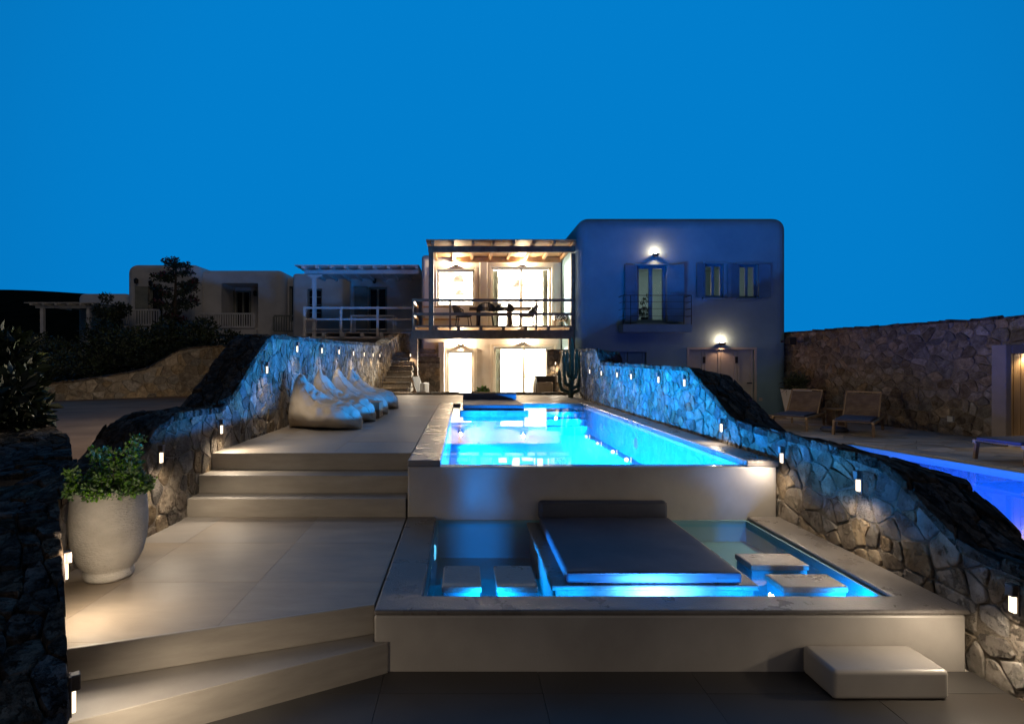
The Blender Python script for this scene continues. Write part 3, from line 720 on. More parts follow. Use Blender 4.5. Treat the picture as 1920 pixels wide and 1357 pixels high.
# ------------------------------------------------------------------ bean bags
def bean_bag(loc, rz, sc, seed, label):
    r = root('bean_bag', loc, label, 'bean bag', 'bean bags against the stone wall', rz)
    r.scale = (sc, sc, sc)
    nu, nv = 46, 40
    Hf = interp([(0, .0), (.015, .22), (.05, .55), (.085, .74), (.11, .745), (.14, .715), (.2, .63), (.3, .51), (.42, .405), (.55, .35), (.7, .325), (.82, .29), (.92, .20), (.98, .10), (1, 0)])
    Wf = interp([(0, .10), (.05, .26), (.12, .34), (.3, .41), (.5, .445), (.7, .43), (.85, .36), (.95, .22), (1, .02)])
    vs = []
    for i in range(nu+1):
        t = i/nu; t = t*t*(3-2*t)*.6+t*.4
        h = Hf(t); w = Wf(t)
        lean = .0
        pk = max(0, (h-.36)/.4)           # pinch towards the peak
        for j in range(nv):
            a = 2*math.pi*j/nv
            ca, sa = math.cos(a), math.sin(a)
            y = w*math.copysign(abs(ca)**.8, ca); z = (sa*.5+.5)
            zz = h*(z**.85)
            y *= 1-pk*.80*max(0, z-.25)/.75*(.6+.4*z)
            bul = 1+.10*math.sin(math.pi*min(1, z*1.6))*(1-pk*.5)
            y *= bul
            x = .98*t+lean*z; y *= .88
            q = Vector((x*3.0, y*3.2, zz*3.2+seed*7))
            wr = .020*noise.noise(q*1.3)+(.022+.007*(seed % 3))*(1-abs(noise.noise(q*Vector((1.1, 2.0, 2.6))*1.7))*2)*(.3+z)
            wr += .010*math.sin(16*zz+9*x+5*noise.noise(q))*max(0, pk)
            dirv = Vector((.15, ca, sa*.7)).normalized()
            p = Vector((x, y, zz))+dirv*wr*(1 if z > .06 else .2)
            p.z = max(p.z, .0)
            vs.append(p)
    fs = [(i*nv+j, (i+1)*nv+j, (i+1)*nv+(j+1) % nv, i*nv+(j+1) % nv) for i in range(nu) for j in range(nv)]
    fs += [tuple(range(nv)), tuple(range(nu*nv, (nu+1)*nv))[::-1]]
    me = MB().add(vs, fs).mesh('cover', 'fab', smooth=True, fix=True)
    link('cover', me, r, world=False)
    # seam welt running from the peak down the front side
    for jj in (6, 14):
        seam = MB().tube([vs[i*nv+jj]+Vector((0, -.003 if jj > 10 else .003, .004)) for i in range(5, nu-3)], .0045, 5)
        link('seam', seam.mesh('seam', 'fab', smooth=True), r, world=False)
    return r
bean_bag((-2.36, 7.78, Z_DECK), math.radians(-9), 1.0, 1, 'beige bean bag nearest the wide deck steps')
bean_bag((-2.34, 8.72, Z_DECK), math.radians(-7), 1.02, 2, 'beige bean bag second from the deck steps, beside the wooden cube')
bean_bag((-2.32, 9.85, Z_DECK), math.radians(-5), 1.04, 3, 'beige bean bag third from the deck steps, behind the wooden cube')
bean_bag((-2.30, 11.0, Z_DECK), math.radians(-4), 1.06, 4, 'beige bean bag farthest from the deck steps, closest to the stone stair')
t = root('wooden_cube', (-1.62, 9.15, Z_DECK), 'small brown wooden cube table standing between the bean bags', 'side table')
tw = MB().box(-1.86, -1.42, 9.0, 9.4, Z_DECK, Z_DECK+.03).box(-1.86, -1.42, 9.0, 9.4, Z_DECK+.235, Z_DECK+.27)
obj('board', B(-1.82, -1.34, 8.98, 9.40, Z_DECK+.225, Z_DECK+.255), 'dwood', t, bevel=.004)
obj('front_panel', B(-1.815, -1.37, 8.985, 9.01, Z_DECK+.002, Z_DECK+.224), 'dwood', t)
obj('side_panel', B(-1.367, -1.34, 8.98, 9.40, Z_DECK+.002, Z_DECK+.224), 'dwood', t, bevel=.003)
obj('side_panel', B(-1.82, -1.816, 9.011, 9.40, Z_DECK+.002, Z_DECK+.224), 'dwood', t)

# ------------------------------------------------------------------ villa
def window(parent, x0, x1, z0, z1, y, fw=.07, mull=1, mat='frame', glass='glass', depth=.07, name='window', bars=0):
    f = MB().box(x0, x0+fw, y, y+depth, z0, z1).box(x1-fw, x1, y, y+depth, z0, z1).box(x0+fw, x1-fw, y, y+depth, z1-fw, z1).box(x0+fw, x1-fw, y, y+depth, z0, z0+fw)
    if mull: 
        for k in range(mull):
            c = x0+(x1-x0)*(k+1)/(mull+1); f.box(c-fw*.6, c+fw*.6, y+.003, y+depth-.003, z0+fw, z1-fw)
    for k in range(bars):
        c = z0+(z1-z0)*(k+1)/(bars+1); f.box(x0+fw, x1-fw, y+.006, y+depth-.02, c-.015, c+.015)
    w = obj(name, f, mat, parent)
    n = mull+1
    for k in range(n):
        a = x0+fw+(x1-x0-2*fw)*k/n; b_ = x0+fw+(x1-x0-2*fw)*(k+1)/n
        pa = link('pane', B(a, b_, y+depth*.45, y+depth*.55, z0+fw, z1-fw).mesh('pane', glass), None); pa.parent = w; 
    return w
def shutter(parent, hx, hz0, hz1, y, w, ang, mat, side):
    """hinged leaf at x=hx; ang 0 = flat on the wall beside the opening"""
    dx = Vector((side*math.cos(ang), -math.sin(ang), 0)); nn = Vector((dx.y, -dx.x, 0)); z = Vector((0, 0, 1))
    c = Vector((hx, y, (hz0+hz1)/2))+dx*w/2; hh = (hz1-hz0)/2
    m = MB().obox(c, dx*w/2, nn*.016, z*hh)
    fw = .06
    s = obj('shutter', m, mat, parent)
    fr = MB()
    for sg in (-1, 1):
        fr.obox(c+dx*sg*(w/2-fw/2), dx*fw/2, nn*.024, z*hh)
        fr.obox(c+z*sg*(hh-fw/2), dx*(w/2-fw-.001), nn*.0235, z*fw/2)
    fr.obox(c+z*hh*.1, dx*(w/2-fw-.001), nn*.0235, z*fw/2)
    o = link('shutter_frame', fr.mesh('shutter_frame', mat), None); o.parent = s
    return s

villa = root('villa', (1, 20.3, Z_PATIO), 'two storey villa with brightly lit rooms, timber balcony and pergola', 'house')
VX0, VX1, VY = -1.50, 3.585, 20.3
def X(px, Y): return (px-CX)*Y/F
def Z(py, Y): return H-(py-CY)*Y/F
FL = 2.94
up_w = (X(819, VY), X(890, VY), Z(574, VY), Z(505, VY))
up_d = (X(921, VY), X(1034, VY), FL+.02, Z(500, VY))
lo_d = (X(838, VY), X(888, VY), Z_PATIO+.02, Z(657, VY))
lo_s = (X(926, VY), X(1039, VY), Z_PATIO+.02, Z(650, VY))
cuts = [(a, b, VY-.2, VY+.55, c, d) for a, b, c, d in (up_w, up_d, lo_d, lo_s)]
shell = carve('walls', B(VX0, VX1, VY, 27, -.5, 5.62), cuts, 'plaster', villa, bevel=.12)
# rooms: cut separately so that each is its own hollow
def hollow(o, *boxes):
    m = MB()
    for b_ in boxes: m.box(*b_)
    c = link('cutter', m.mesh('cutter', None)); md = o.modifiers.new('cut', 'BOOLEAN'); md.object = c; md.operation = 'DIFFERENCE'; md.solver = 'EXACT'
    bpy.context.view_layer.update(); dg = bpy.context.evaluated_depsgraph_get()
    me = bpy.data.meshes.new_from_object(o.evaluated_get(dg)); o.modifiers.clear(); o.data = me
    d_ = c.data; bpy.data.objects.remove(c); bpy.data.meshes.remove(d_)
hollow(shell, (VX0+.3, VX1-.25, VY+.33, 25.5, FL+.021, 5.35), (VX0+.3, VX1-.25, VY+.33, 25.5, Z_PATIO+.021, 2.5))
# recessed pier and a parapet lip between window and door
obj('pier', B(X(899, VY), X(914, VY), VY-.10, VY-.001, FL+.02, 5.45), 'plaster', villa, bevel=.03)
for (x0, x1, z0, z1), mu, nm in ((up_w, 0, 'window'), (up_d, 1, 'sliding_door'), (lo_d, 0, 'door'), (lo_s, 1, 'sliding_door')):
    window(villa, x0+.002, x1-.002, z0+.002, z1-.002, VY+.10, fw=.075, mull=mu, name=nm)
    # raised cream surround
    s = MB(); g = .11
    s.box(x0-g, x0, VY-.045, VY-.002, z0, z1+g).box(x1, x1+g, VY-.045, VY-.002, z0, z1+g).box(x0, x1, VY-.045, VY-.002, z1, z1+g)
    obj('surround', s, 'frame', villa, bevel=.01)
# balcony
YB = 18.0; fl0 = FL-.04
bal_x0, bal_x1 = X(771, YB), X(1077, YB)
n_b = 7; bwid = (YB+.05, VY-.001)
for k in range(n_b):
    y0 = bwid[0]+(bwid[1]-bwid[0])*k/n_b; y1 = bwid[0]+(bwid[1]-bwid[0])*(k+1)/n_b
    obj('floor_board', B(bal_x0+.02, 3.58, y0+.004, y1-.004, fl0-.03, fl0), 'lwood', villa)
for k in range(8):
    x = bal_x0+.08+k*(bal_x1-bal_x0-.2)/7
    obj('joist', B(x-.05, x+.05, YB-.04, VY-.003, fl0-.125, fl0-.031), 'dwood', villa, bevel=.006)
beam_z1 = fl0-.13
obj('balcony_beam', B(bal_x0, 3.59, YB-.0, YB+.16, beam_z1-.28, beam_z1), 'dwood', villa, bevel=.01)
obj('post', B(X(769, YB), X(783, YB), YB-.02, YB+.2, Z_PATIO, beam_z1-.281), 'dwood', villa, bevel=.01)
obj('post', B(X(1067, YB), X(1078, YB), YB+.02, YB+.2, Z_PATIO, beam_z1-.281), 'dwood', villa, bevel=.01)
obj('post', B(X(804, YB), X(813, YB), YB-.02, YB+.14, beam_z1+.001, Z(472, YB)), 'dwood', villa, bevel=.008)
obj('post', B(X(1071, YB), X(1080, YB), YB-.02, YB+.14, beam_z1+.001, Z(474, YB)), 'dwood', villa, bevel=.008)
pz0, pz1 = Z(472, YB), Z(461, YB)
obj('pergola_beam', B(X(803, YB), X(1082, YB), YB-.03, YB+.15, pz0+.001, pz1), 'dwood', villa, bevel=.008)
obj('ledger_beam', B(X(848, VY), X(1052, VY), VY-.16, VY-.002, Z(492, VY), Z(483, VY)), 'lwood', villa, bevel=.008)
for k in range(8):
    x = X(812, YB)+k*(X(1074, YB)-X(812, YB))/7
    obj('rafter', MB().bar((x, YB-.32, pz1+.055), (x, VY-.003, pz1+.0), .085, .10), 'lwood', villa)
nb = 13
for k in range(nb):
    y0 = YB-.36+(VY-YB+.35)*k/nb; y1 = YB-.36+(VY-YB+.35)*(k+1)/nb-.006
    sl_ = lambda y: pz1+.108-(y-(YB-.36))*(.055/(VY-YB+.35))
    obj('roof_board', MB().obox((.9*0+(X(800, YB)+3.56)/2, (y0+y1)/2, sl_((y0+y1)/2)+.02), ((3.56-X(800, YB))/2, 0, 0), (0, (y1-y0)/2, -.001), (0, 0, .012)), 'lwood', villa)
# railing: a part with rails and uprights
rl = obj('railing', B(X(773, YB), X(1078, YB), YB-.045, YB-.023, Z(613, YB), Z(610, YB)), 'dwood', villa)
def sub(name, mb, mat, parent, **k):
    o = link(name, mb.mesh(name, mat, **k), None); o.parent = parent; return o
sub('rail', B(X(773, YB), X(1079, YB), YB-.06, YB-.021, Z(565, YB), Z(560, YB)), 'dwood', rl)
sub('rail', B(X(773, YB), X(1079, YB), YB-.055, YB-.022, Z(591, YB), Z(586, YB)), 'dwood', rl)
for px in (774.5, 844, 1005, 1077):
    sub('upright', B(X(px-1.8, YB), X(px+1.8, YB), YB-.05, YB-.0225, beam_z1+.002, Z(565.2, YB)), 'dwood', rl)
rl2 = obj('side_railing', MB().box(bal_x0+.02, bal_x0+.06, YB+.0, VY-.002, Z(565, YB)-.02, Z(560, YB)), 'lwood', villa)
sub('rail', B(bal_x0+.02, bal_x0+.06, YB, VY-.002, Z(591, YB), Z(586, YB)), 'lwood', rl2)
sub('upright', B(bal_x0+.015, bal_x0+.065, VY-.3, VY-.25, fl0, Z(565, YB)), 'dwood', rl2)
sub('rail', B(-1.45, -.1, VY-.12, VY-.06, Z(577, VY), Z(574, VY)), 'lwood', rl2)
sub('rail', B(-1.45, -.1, VY-.12, VY-.06, Z(600, VY), Z(597, VY)), 'lwood', rl2)
# rooms' furniture seen through the glass: pendants
def pendant(x, y, z, r, zc, lb):
    p = root('pendant_lamp', (x, y, zc), lb, 'pendant lamp', 'pendant lamps in the upper room')
    obj('lamp_shade', MB().lathe([(.02, r*.95), (r*.45, r*.85), (r*.8, r*.55), (r, 0), (r*.97, 0), (r*.77, r*.5), (r*.4, r*.8)], 24, (x, y, z)), 'lampm', p, smooth=True)
    obj('cord', MB().tube([(x, y, z+r*.9), (x, y, zc)], .008, 6), 'metal', p)
pendant(X(861, 22), 22, Z(527, 22), .26, 5.35, 'dome pendant lamp higher in the small upper window')
pendant(X(864, 22.4), 22.6, Z(552, 22.6), .24, 5.35, 'dome pendant lamp lower in the small upper window')
pendant(X(970, 22.3), 22.3, Z(536, 22.3), .27, 5.35, 'dome pendant lamp behind the upper sliding door')
light('room_light', 'POINT', (1, 22.6, 5.0), 6500, (1, .92, .78), villa, shadow_soft_size=.25)
light('room_light', 'POINT', (1, 22.6, 2.2), 6000, (1, .92, .78), villa, shadow_soft_size=.25)
# a counter and a framed panel inside, below
c_ = root('kitchen_counter', (1.9, 24.5, Z_PATIO+.02), 'pale kitchen counter inside the bright ground floor room', 'counter')
obj('cabinet', B(1.0, 3.0, 24.2, 24.8, Z_PATIO+.021, 1.1), 'plaster', c_); obj('worktop', B(.95, 3.05, 24.15, 24.82, 1.101, 1.15), 'lwood', c_)
o_ = root('wall_oven', (X(955, 25.3), 25.4, 1.2), 'built-in oven in the bright ground floor room', 'oven')
obj('body', B(X(946, 25.3), X(964, 25.3), 25.2, 25.49, Z(719, 25.3), Z(706, 25.3)), 'metal', o_)
obj('oven_door', B(X(947, 25.3), X(963, 25.3), 25.18, 25.199, Z(714, 25.3), Z(708, 25.3)), 'lampm', o_)
# curtains
def curtain(x0, x1, z0, z1, y, lb):
    n = 28; vs = []
    for i in range(n+1):
        x = x0+(x1-x0)*i/n; yy = y+.03*math.sin(i*1.5)
        vs += [(x, yy, z0), (x, yy, z1)]
    m = MB().add(vs, [(2*i, 2*i+2, 2*i+3, 2*i+1) for i in range(n)])
    o = obj('curtain', m, 'curtain', smooth=True); tag(o, lb, 'curtain', 'curtains in the lit villa doors')
    sm = o.modifiers.new('thickness', 'SOLIDIFY'); sm.thickness = .006
for (x0, x1, z0, z1), w_ in ((up_d, 'upper'), (lo_s, 'ground floor')):
    curtain(x0+.08, x0+.27, z0+.05, z1-.05, VY+.40, f'grey green curtain at the window side of the {w_} sliding door')
    curtain(x1-.25, x1-.08, z0+.05, z1-.05, VY+.40, f'grey green curtain at the blue house side of the {w_} sliding door')
# sconces
def sconce(p, lb, group, e_up, e_dn, r=.13, col=WARM, half=True):
    x, y, z = p
    s = root('wall_sconce', p, lb, 'wall light', group)
    obj('bowl', MB().lathe([(.012, -r*.75), (r*.5, -r*.62), (r*.85, -r*.3), (r, 0), (r*.95, .002), (r*.8, -r*.28), (r*.45, -r*.58)], 24, (x, y-r-.005, z)), 'lampm', s, smooth=True)
    obj('bracket', B(x-.03, x+.03, y-.02, y-.001, z-.07, z+.02), 'lampm', s)
    obj('bulb', MB().lathe([(.002, .05), (.035, .03), (.045, 0), (.03, -.03), (.002, -.04)], 12, (x, y-r-.005, z+.0)), 'bulb', s, smooth=True)
    light('sconce_light', 'POINT', (x, y-r-.02, z+.07), e_up, col, s, shadow_soft_size=.04)
    if e_dn: light('sconce_light', 'SPOT', (x, y-r-.02, z-r*.85), e_dn, col, s, target=(x, y-.06, z-2), shadow_soft_size=.03, spot_size=math.radians(130), spot_blend=.6)
VS = 'glowing wall lights on the villa front'
sconce((X(855, VY), VY, Z(497, VY)), 'glowing wall light above the small upper window', VS, 220, 50)
sconce((X(979, VY), VY, Z(496, VY)-.02), 'glowing wall light above the upper sliding door', VS, 240, 50)
sconce((X(864, VY), VY, Z(645, VY)), 'glowing wall light above the ground floor door', VS, 170, 80)
sconce((X(980, VY), VY, Z(641, VY)), 'glowing wall light above the ground floor sliding door', VS, 180, 80)

# stone stair beside the villa and the block behind the post
stn = root('stone_stair', (-2, 17, Z_DECK), 'narrow rustic stone stair climbing past the bean bag wall', 'steps')
for k in range(8):
    z = Z_DECK+.155*(k+1); y0 = 16.35+.30*k
    obj('stone_step', B(-2.42, -1.58+.001*k, y0, 19.0, z-.155+(.001), z-.045), 'mortar', stn)
    for m_ in range(2):
        xa = -2.42+.42*m_; obj('tread_slab', B(xa+.004, xa+.416, y0-.03, y0+.33, z-.044, z+rng.uniform(-.006, .006)), 'stone', stn, bevel=.012)
rubble_wall('stair_wall', (-2.5, 17.8, Z_DECK), 'warm lit rubble wall rising behind the stone stair', Path([(-2.43, 16.42), (-2.20, 19.2), (-1.6, 19.25)], 1), Z_DECK-.4, interp([(16, 2.12), (17.2, 2.3), (19.5, 2.75)]), .35, rnw, .17, .18, round_=0, cap_s=(.3, .2), capmat='stone')
sw = rubble_wall('stair_block', (-1.2, 19.6, Z_PATIO), 'small rubble stone block behind the dark villa post', Path([(-1.56, 19.5), (-.80, 19.5)], 1), Z_PATIO, lambda x: 1.72, .5, rnw, .17, .17, key=0, round_=0, cap_s=(.3, .2))
for k in range(3): obj('tread_slab', B(-1.56, -.80-.1*k, 19.45+.28*k, 19.9+.28*k, 1.76+.15*k, 1.90+.15*k), 'stone', sw, bevel=.015)
obj('plaster_pier', B(X(823, VY)+.0, X(834, VY), 19.7, VY-.003, Z_PATIO, 2.45), 'plaster', villa, bevel=.03)
wall_lamp((-2.3+.62, 18.0, 1.98), (0, -1), 'small wall light beside the top of the stone stair', GL+' stair', 45)

# balcony table and chairs
def chair(loc, rz, lb):
    r = root('dining_chair', loc, lb, 'chair', 'rope chairs round the balcony table', rz); r.scale = (1, 1, .86)
    def L(nm, mb, mat='rope', **k): link(nm, mb.mesh(nm, mat, **k), r, world=False)
    L('seat', B(-.25, .25, -.24, .24, .42, .47), bevel=.02)
    bk = MB()
    n = 18
    pts = []
    for i in range(n+1):
        a = math.pi*(i/n); pts.append((.27*math.cos(a), -.05+.25*-math.sin(a)))
    for i in range(n):
        (xa, ya), (xb, yb) = pts[i], pts[i+1]; k = math.sin(math.pi*(i+.5)/n)
        bk.bar((xa*.95, ya*.95, .56), (xa*1.08, ya*1.08-.03*k, .64+.22*k), .07, .018, up=(ya, -xa, 0))
    L('backrest', bk)
    L('top_rail', MB().tube([(x*1.08, y*1.08-.03*math.sin(math.pi*i/n), .65+.22*math.sin(math.pi*i/n)) for i, (x, y) in enumerate(pts)], .018, 8), 'rope')
    for sx in (-1, 1):
        for sy in (-1, 1): L('leg', MB().tube([(sx*.20, sy*.19, .43), (sx*.25, sy*.24, 0)], .016, 6), 'metal')
    return r
bz = fl0+.001; ty = 18.95
tb = root('dining_table', (X(938, ty), ty, bz), 'dark rectangular dining table on the lit balcony', 'table')
tx0, tx1 = X(880, ty), X(993, ty)
obj('tabletop', B(tx0, tx1, ty-.42, ty+.42, bz+.61, bz+.66), 'dwood', tb, bevel=.006)
for x in (X(897, ty), X(955, ty)): obj('leg', B(x-.06, x+.06, ty-.36, ty+.36, bz, bz+.609), 'dwood', tb)
cv = lambda px, y: (X(px, y), y, bz)
chair(cv(911, 18.42), 0, 'dark rope chair backing the railing, nearer the small window')
chair(cv(946, 18.42), 0, 'dark rope chair backing the railing, nearer the sliding door')
chair(cv(869, ty), math.radians(-80), 'dark rope chair at the small window end of the balcony table')
chair(cv(988, 18.9), math.radians(82), 'dark rope chair at the blue house end of the balcony table')
v_ = root('bottle', (X(917, ty), ty, bz+.66), 'small dark bottle on the balcony table', 'bottle')
obj('glass_body', MB().lathe([(.03, 0), (.04, .005), (.04, .16), (.015, .21), (.013, .28)], 12, (X(917, ty), ty, bz+.661), cap=True), 'dglass', v_, smooth=True)
ff = root('flower_bowl', (X(928, ty), ty-.05, bz+.66), 'low bowl of pale flowers on the balcony table', 'flower bowl')
obj('bowl', MB().lathe([(.05, 0), (.13, .06), (.12, .06)], 16, (X(928, ty), ty-.05, bz+.661)), 'potw', ff)
foliage('foliage', [((X(928, ty), ty-.05, bz+.76), (.14, .14, .07))], 240, .06, 'matlight', ff, seed=4)
sx_ = X(1050, 19.4)
zs = root('hide_stool', (sx_, 19.4, bz), 'striped hide stool beside the balcony wall', 'stool')
obj('seat', B(sx_-.23, sx_+.23, 19.2, 19.6, bz+.26, bz+.48), 'zebra', zs, bevel=.04)
for ax in (-.17, .17):
    for ay in (-.14, .14): obj('leg', MB().tube([(sx_+ax, 19.4+ay, bz+.27), (sx_+ax*1.1, 19.4+ay*1.1, bz)], .018, 6), 'dwood', zs)

# patio furniture seen over the kerb
def lounge_chair(x, y, rz, lb, cus):
    r = root('patio_chair', (x, y, Z_PATIO), lb, 'chair', None, rz)
    def L(nm, mb, mat, **k): link(nm, mb.mesh(nm, mat, **k), r, world=False)
    L('seat', B(-.32, .32, -.30, .30, .34, .42), 'lwood', bevel=.01)
    L('backrest', MB().obox((0, .36, .70), (.30, 0, 0), (0, .11, .34), (0, .018, -.006)), 'rope')
    for s in (-1, 1):
        L('frame', MB().bar((s*.33, -.32, 0), (s*.33, -.26, .40), .04, .04).bar((s*.33, .22, .30), (s*.33, .50, 1.06), .04, .05).bar((s*.33, .25, .38), (s*.33, .36, 0), .04, .04), 'dwood')
    L('cushion', soft_box(-.25, .25, .10, .24, .43, .86, r=.04, nx=6), cus, smooth=True)
    return r
lounge_chair(X(1021, 17.3), 17.3, math.radians(-12), 'low wooden lounge chair with a beige cushion in front of the sliding door', 'fab')
lounge_chair(X(806, 17.0), 17.0, math.radians(75), 'low lounge chair with a pale cushion behind the dark villa post', 'matlight')
sp = root('patio_plant', (X(905, 17.5), 17.5, Z_PATIO), 'small round green plant in a pot in front of the villa', 'plant')
obj('pot', MB().lathe([(.10, 0), (.15, .3), (.14, .3)], 18, (X(905, 17.5), 17.5, Z_PATIO+.001)), 'potw', sp, smooth=True)
obj('stem', MB().tube([(X(905, 17.5), 17.5, Z_PATIO+.25), (X(905, 17.5), 17.5, Z_PATIO+.5)], .015, 6), 'bark', sp)
foliage('foliage', [((X(905, 17.5)+dx, 17.5, Z_PATIO+.50+dz), (.13, .13, .10)) for dx, dz in ((-.08, 0), (.08, .02), (0, .09))], 420, .09, 'leaf', sp, seed=2, aspect=1.4)
obj('switch_plate', B(X(903, VY), X(907, VY), VY-.012, VY-.001, Z(724, VY), Z(709, VY)), 'frame', villa)

# cactus
cx_, cy_ = 2.74, 14.2
ca = root('cactus', (cx_, cy_, Z_DECK), 'tall dark branching column cactus in front of the stone wall', 'cactus')
def ridged(pts, r):
    n = 20; vs = []
    P_ = [Vector(p) for p in pts]
    fine = [P_[0]]
    for a_, b_ in zip(P_, P_[1:]):
        for k in range(1, 7): fine.append(a_.lerp(b_, k/6))
    for i, p in enumerate(fine):
        d_ = (fine[min(i+1, len(fine)-1)]-fine[max(i-1, 0)]).normalized()
        a_ = d_.cross(Vector((.13, 1, .1))).normalized(); b_ = d_.cross(a_)
        e = min(1, (len(fine)-1-i)/3+.25)
        for k in range(n):
            rr = r*e*(1.12 if k % 4 == 0 else .86 if k % 4 == 2 else .98)*(1+.07*math.sin(i*2.1))
            vs.append(p+rr*(a_*math.cos(2*math.pi*k/n)+b_*math.sin(2*math.pi*k/n)))
    m = len(fine)
    return MB().add(vs, [(i*n+k, i*n+(k+1) % n, (i+1)*n+(k+1) % n, (i+1)*n+k) for i in range(m-1) for k in range(n)]+[tuple(range((m-1)*n, m*n))])
obj('trunk', ridged([(cx_, cy_, Z_DECK), (cx_+.02, cy_, 1.5), (cx_+.03, cy_, 2.36)], .062), 'cactus', ca, fix=True)
for dx, dz, h_, dy in ((-.18, .28, .95, -.05), (.22, .22, 1.05, -.03), (-.27, .12, .62, .1), (.26, .1, .70, .08), (.12, .45, .8, -.12), (-.11, .5, .72, -.1)):
    obj('arm', ridged([(cx_, cy_, Z_DECK+dz), (cx_+dx*.8, cy_+dy, Z_DECK+dz+.08), (cx_+dx, cy_+dy, Z_DECK+dz+.3), (cx_+dx*1.05, cy_+dy, Z_DECK+dz+h_)], .042), 'cactus', ca, fix=True)

# ------------------------------------------------------------------ blue house
bh = root('blue_house', (7, 17.5, Z_RIGHT), 'tall rounded plaster house with blue shutters and a grey garage door', 'house')
BY = 17.5; bx0, bx1 = 3.6, X(1480, BY); bz1 = Z(405, BY)
dor = (X(1194, BY), X(1250, BY), Z(604, BY), Z(497, BY))
w1 = (X(1321, BY), X(1357, BY), Z(557, BY), Z(494, BY)); w2 = (X(1385, BY), X(1420, BY), Z(558, BY), Z(495, BY))
lw = (X(1143, BY), X(1212, BY), Z(735, BY), Z(659, BY)); gd = (X(1292, BY), X(1414, BY), Z_RIGHT+.01, Z(655, BY))
cuts = [(a, b, BY-.3, BY+.45, c, d) for a, b, c, d in (dor, w1, w2)]+[(a, b, BY-.3, BY+.22, c, d) for a, b, c, d in (lw, gd)]
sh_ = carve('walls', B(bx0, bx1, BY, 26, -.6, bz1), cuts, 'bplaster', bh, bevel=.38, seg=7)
hollow(sh_, (bx0+.4, bx1-.4, BY+.35, 22, 2.9, 5.3))
for p_ in sh_.data.polygons: p_.use_smooth = False
window(bh, dor[0]+.002, dor[1]-.002, dor[2]+.002, dor[3]-.002, BY+.10, fw=.09, mull=1, mat='blue', name='balcony_door')
window(bh, w1[0]+.002, w1[1]-.002, w1[2]+.002, w1[3]-.002, BY+.10, fw=.07, mull=1, mat='blue')
window(bh, w2[0]+.002, w2[1]-.002, w2[2]+.002, w2[3]-.002, BY+.10, fw=.07, mull=1, mat='blue')
shutter(bh, dor[0]-.01, dor[2], dor[3], BY-.04, .42, .25, 'blue', -1); shutter(bh, dor[1]+.01, dor[2], dor[3], BY-.04, .50, .5, 'blue', 1)
shutter(bh, w1[0]-.01, w1[2], w1[3], BY-.04, .27, .15, 'blue', -1)
shutter(bh, w1[1]+.10, w1[2], w1[3], BY-.05, .10, .2, 'blue', 1)
shutter(bh, w2[0]-.01, w2[2], w2[3], BY-.04, .27, .15, 'blue', -1); shutter(bh, w2[1]+.01, w2[2], w2[3], BY-.04, .36, .15, 'blue', 1)
for a, b, c, d in (w1, w2): obj('sill', B(a-.08, b+.08, BY-.10, BY+.09, c-.05, c-.003), 'blue', bh, bevel=.008)
for a, b, c, d in (w1, w2, dor): obj('lintel', B(a-.08, b+.08, BY-.055, BY-.002, d+.002, d+.05), 'bplaster', bh, bevel=.01)
# lower shuttered window and folding garage door
for k in range(2):
    a = lw[0]+(lw[1]-lw[0])*k/2
    s_ = obj('shutter', B(a+.012, a+(lw[1]-lw[0])/2-.008, BY+.10, BY+.14, lw[2]+.01, lw[3]-.01), 'blue', bh)
    sub('shutter_frame', MB().box(a+.012, a+.09, BY+.08, BY+.0995, lw[2]+.01, lw[3]-.01).box(a+(lw[1]-lw[0])/2-.09, a+(lw[1]-lw[0])/2-.008, BY+.08, BY+.0995, lw[2]+.01, lw[3]-.01), 'blue', s_)
obj('garage_frame', MB().box(gd[0]-.07, gd[0], BY-.03, BY+.03, gd[2], gd[3]+.07).box(gd[1], gd[1]+.07, BY-.03, BY+.03, gd[2], gd[3]+.07).box(gd[0], gd[1], BY-.03, BY+.03, gd[3], gd[3]+.07), 'garage', bh)
for k in range(4):
    wd = (gd[1]-gd[0])/4; a = gd[0]+wd*k; b_ = a+wd
    s_ = obj('garage_leaf', B(a+.006, b_-.006, BY+.08, BY+.12, gd[2]+.01, gd[3]-.008), 'garage', bh)
    fr = MB(); fw = .09; zs_ = [gd[2]+.01, gd[2]+.95, gd[3]-.008]
    fr.box(a+.006, a+fw, BY+.05, BY+.0795, zs_[0], zs_[2]).box(b_-fw, b_-.006, BY+.05, BY+.0795, zs_[0], zs_[2])
    for zz in zs_: fr.box(a+fw, b_-fw, BY+.0505, BY+.079, max(zz-fw/2, zs_[0]), min(zz+fw/2, zs_[2]))
    sub('leaf_frame', fr, 'garage', s_)
    if k in (0, 2): sub('hinge', B(b_-.06, b_+.02, BY+.03, BY+.0495, gd[3]-.42, gd[3]-.22), 'metal', s_)
sub('handle', B(gd[1]-.20, gd[1]-.05, BY+.02, BY+.0495, gd[2]+.95, gd[2]+.99), 'metal', s_)
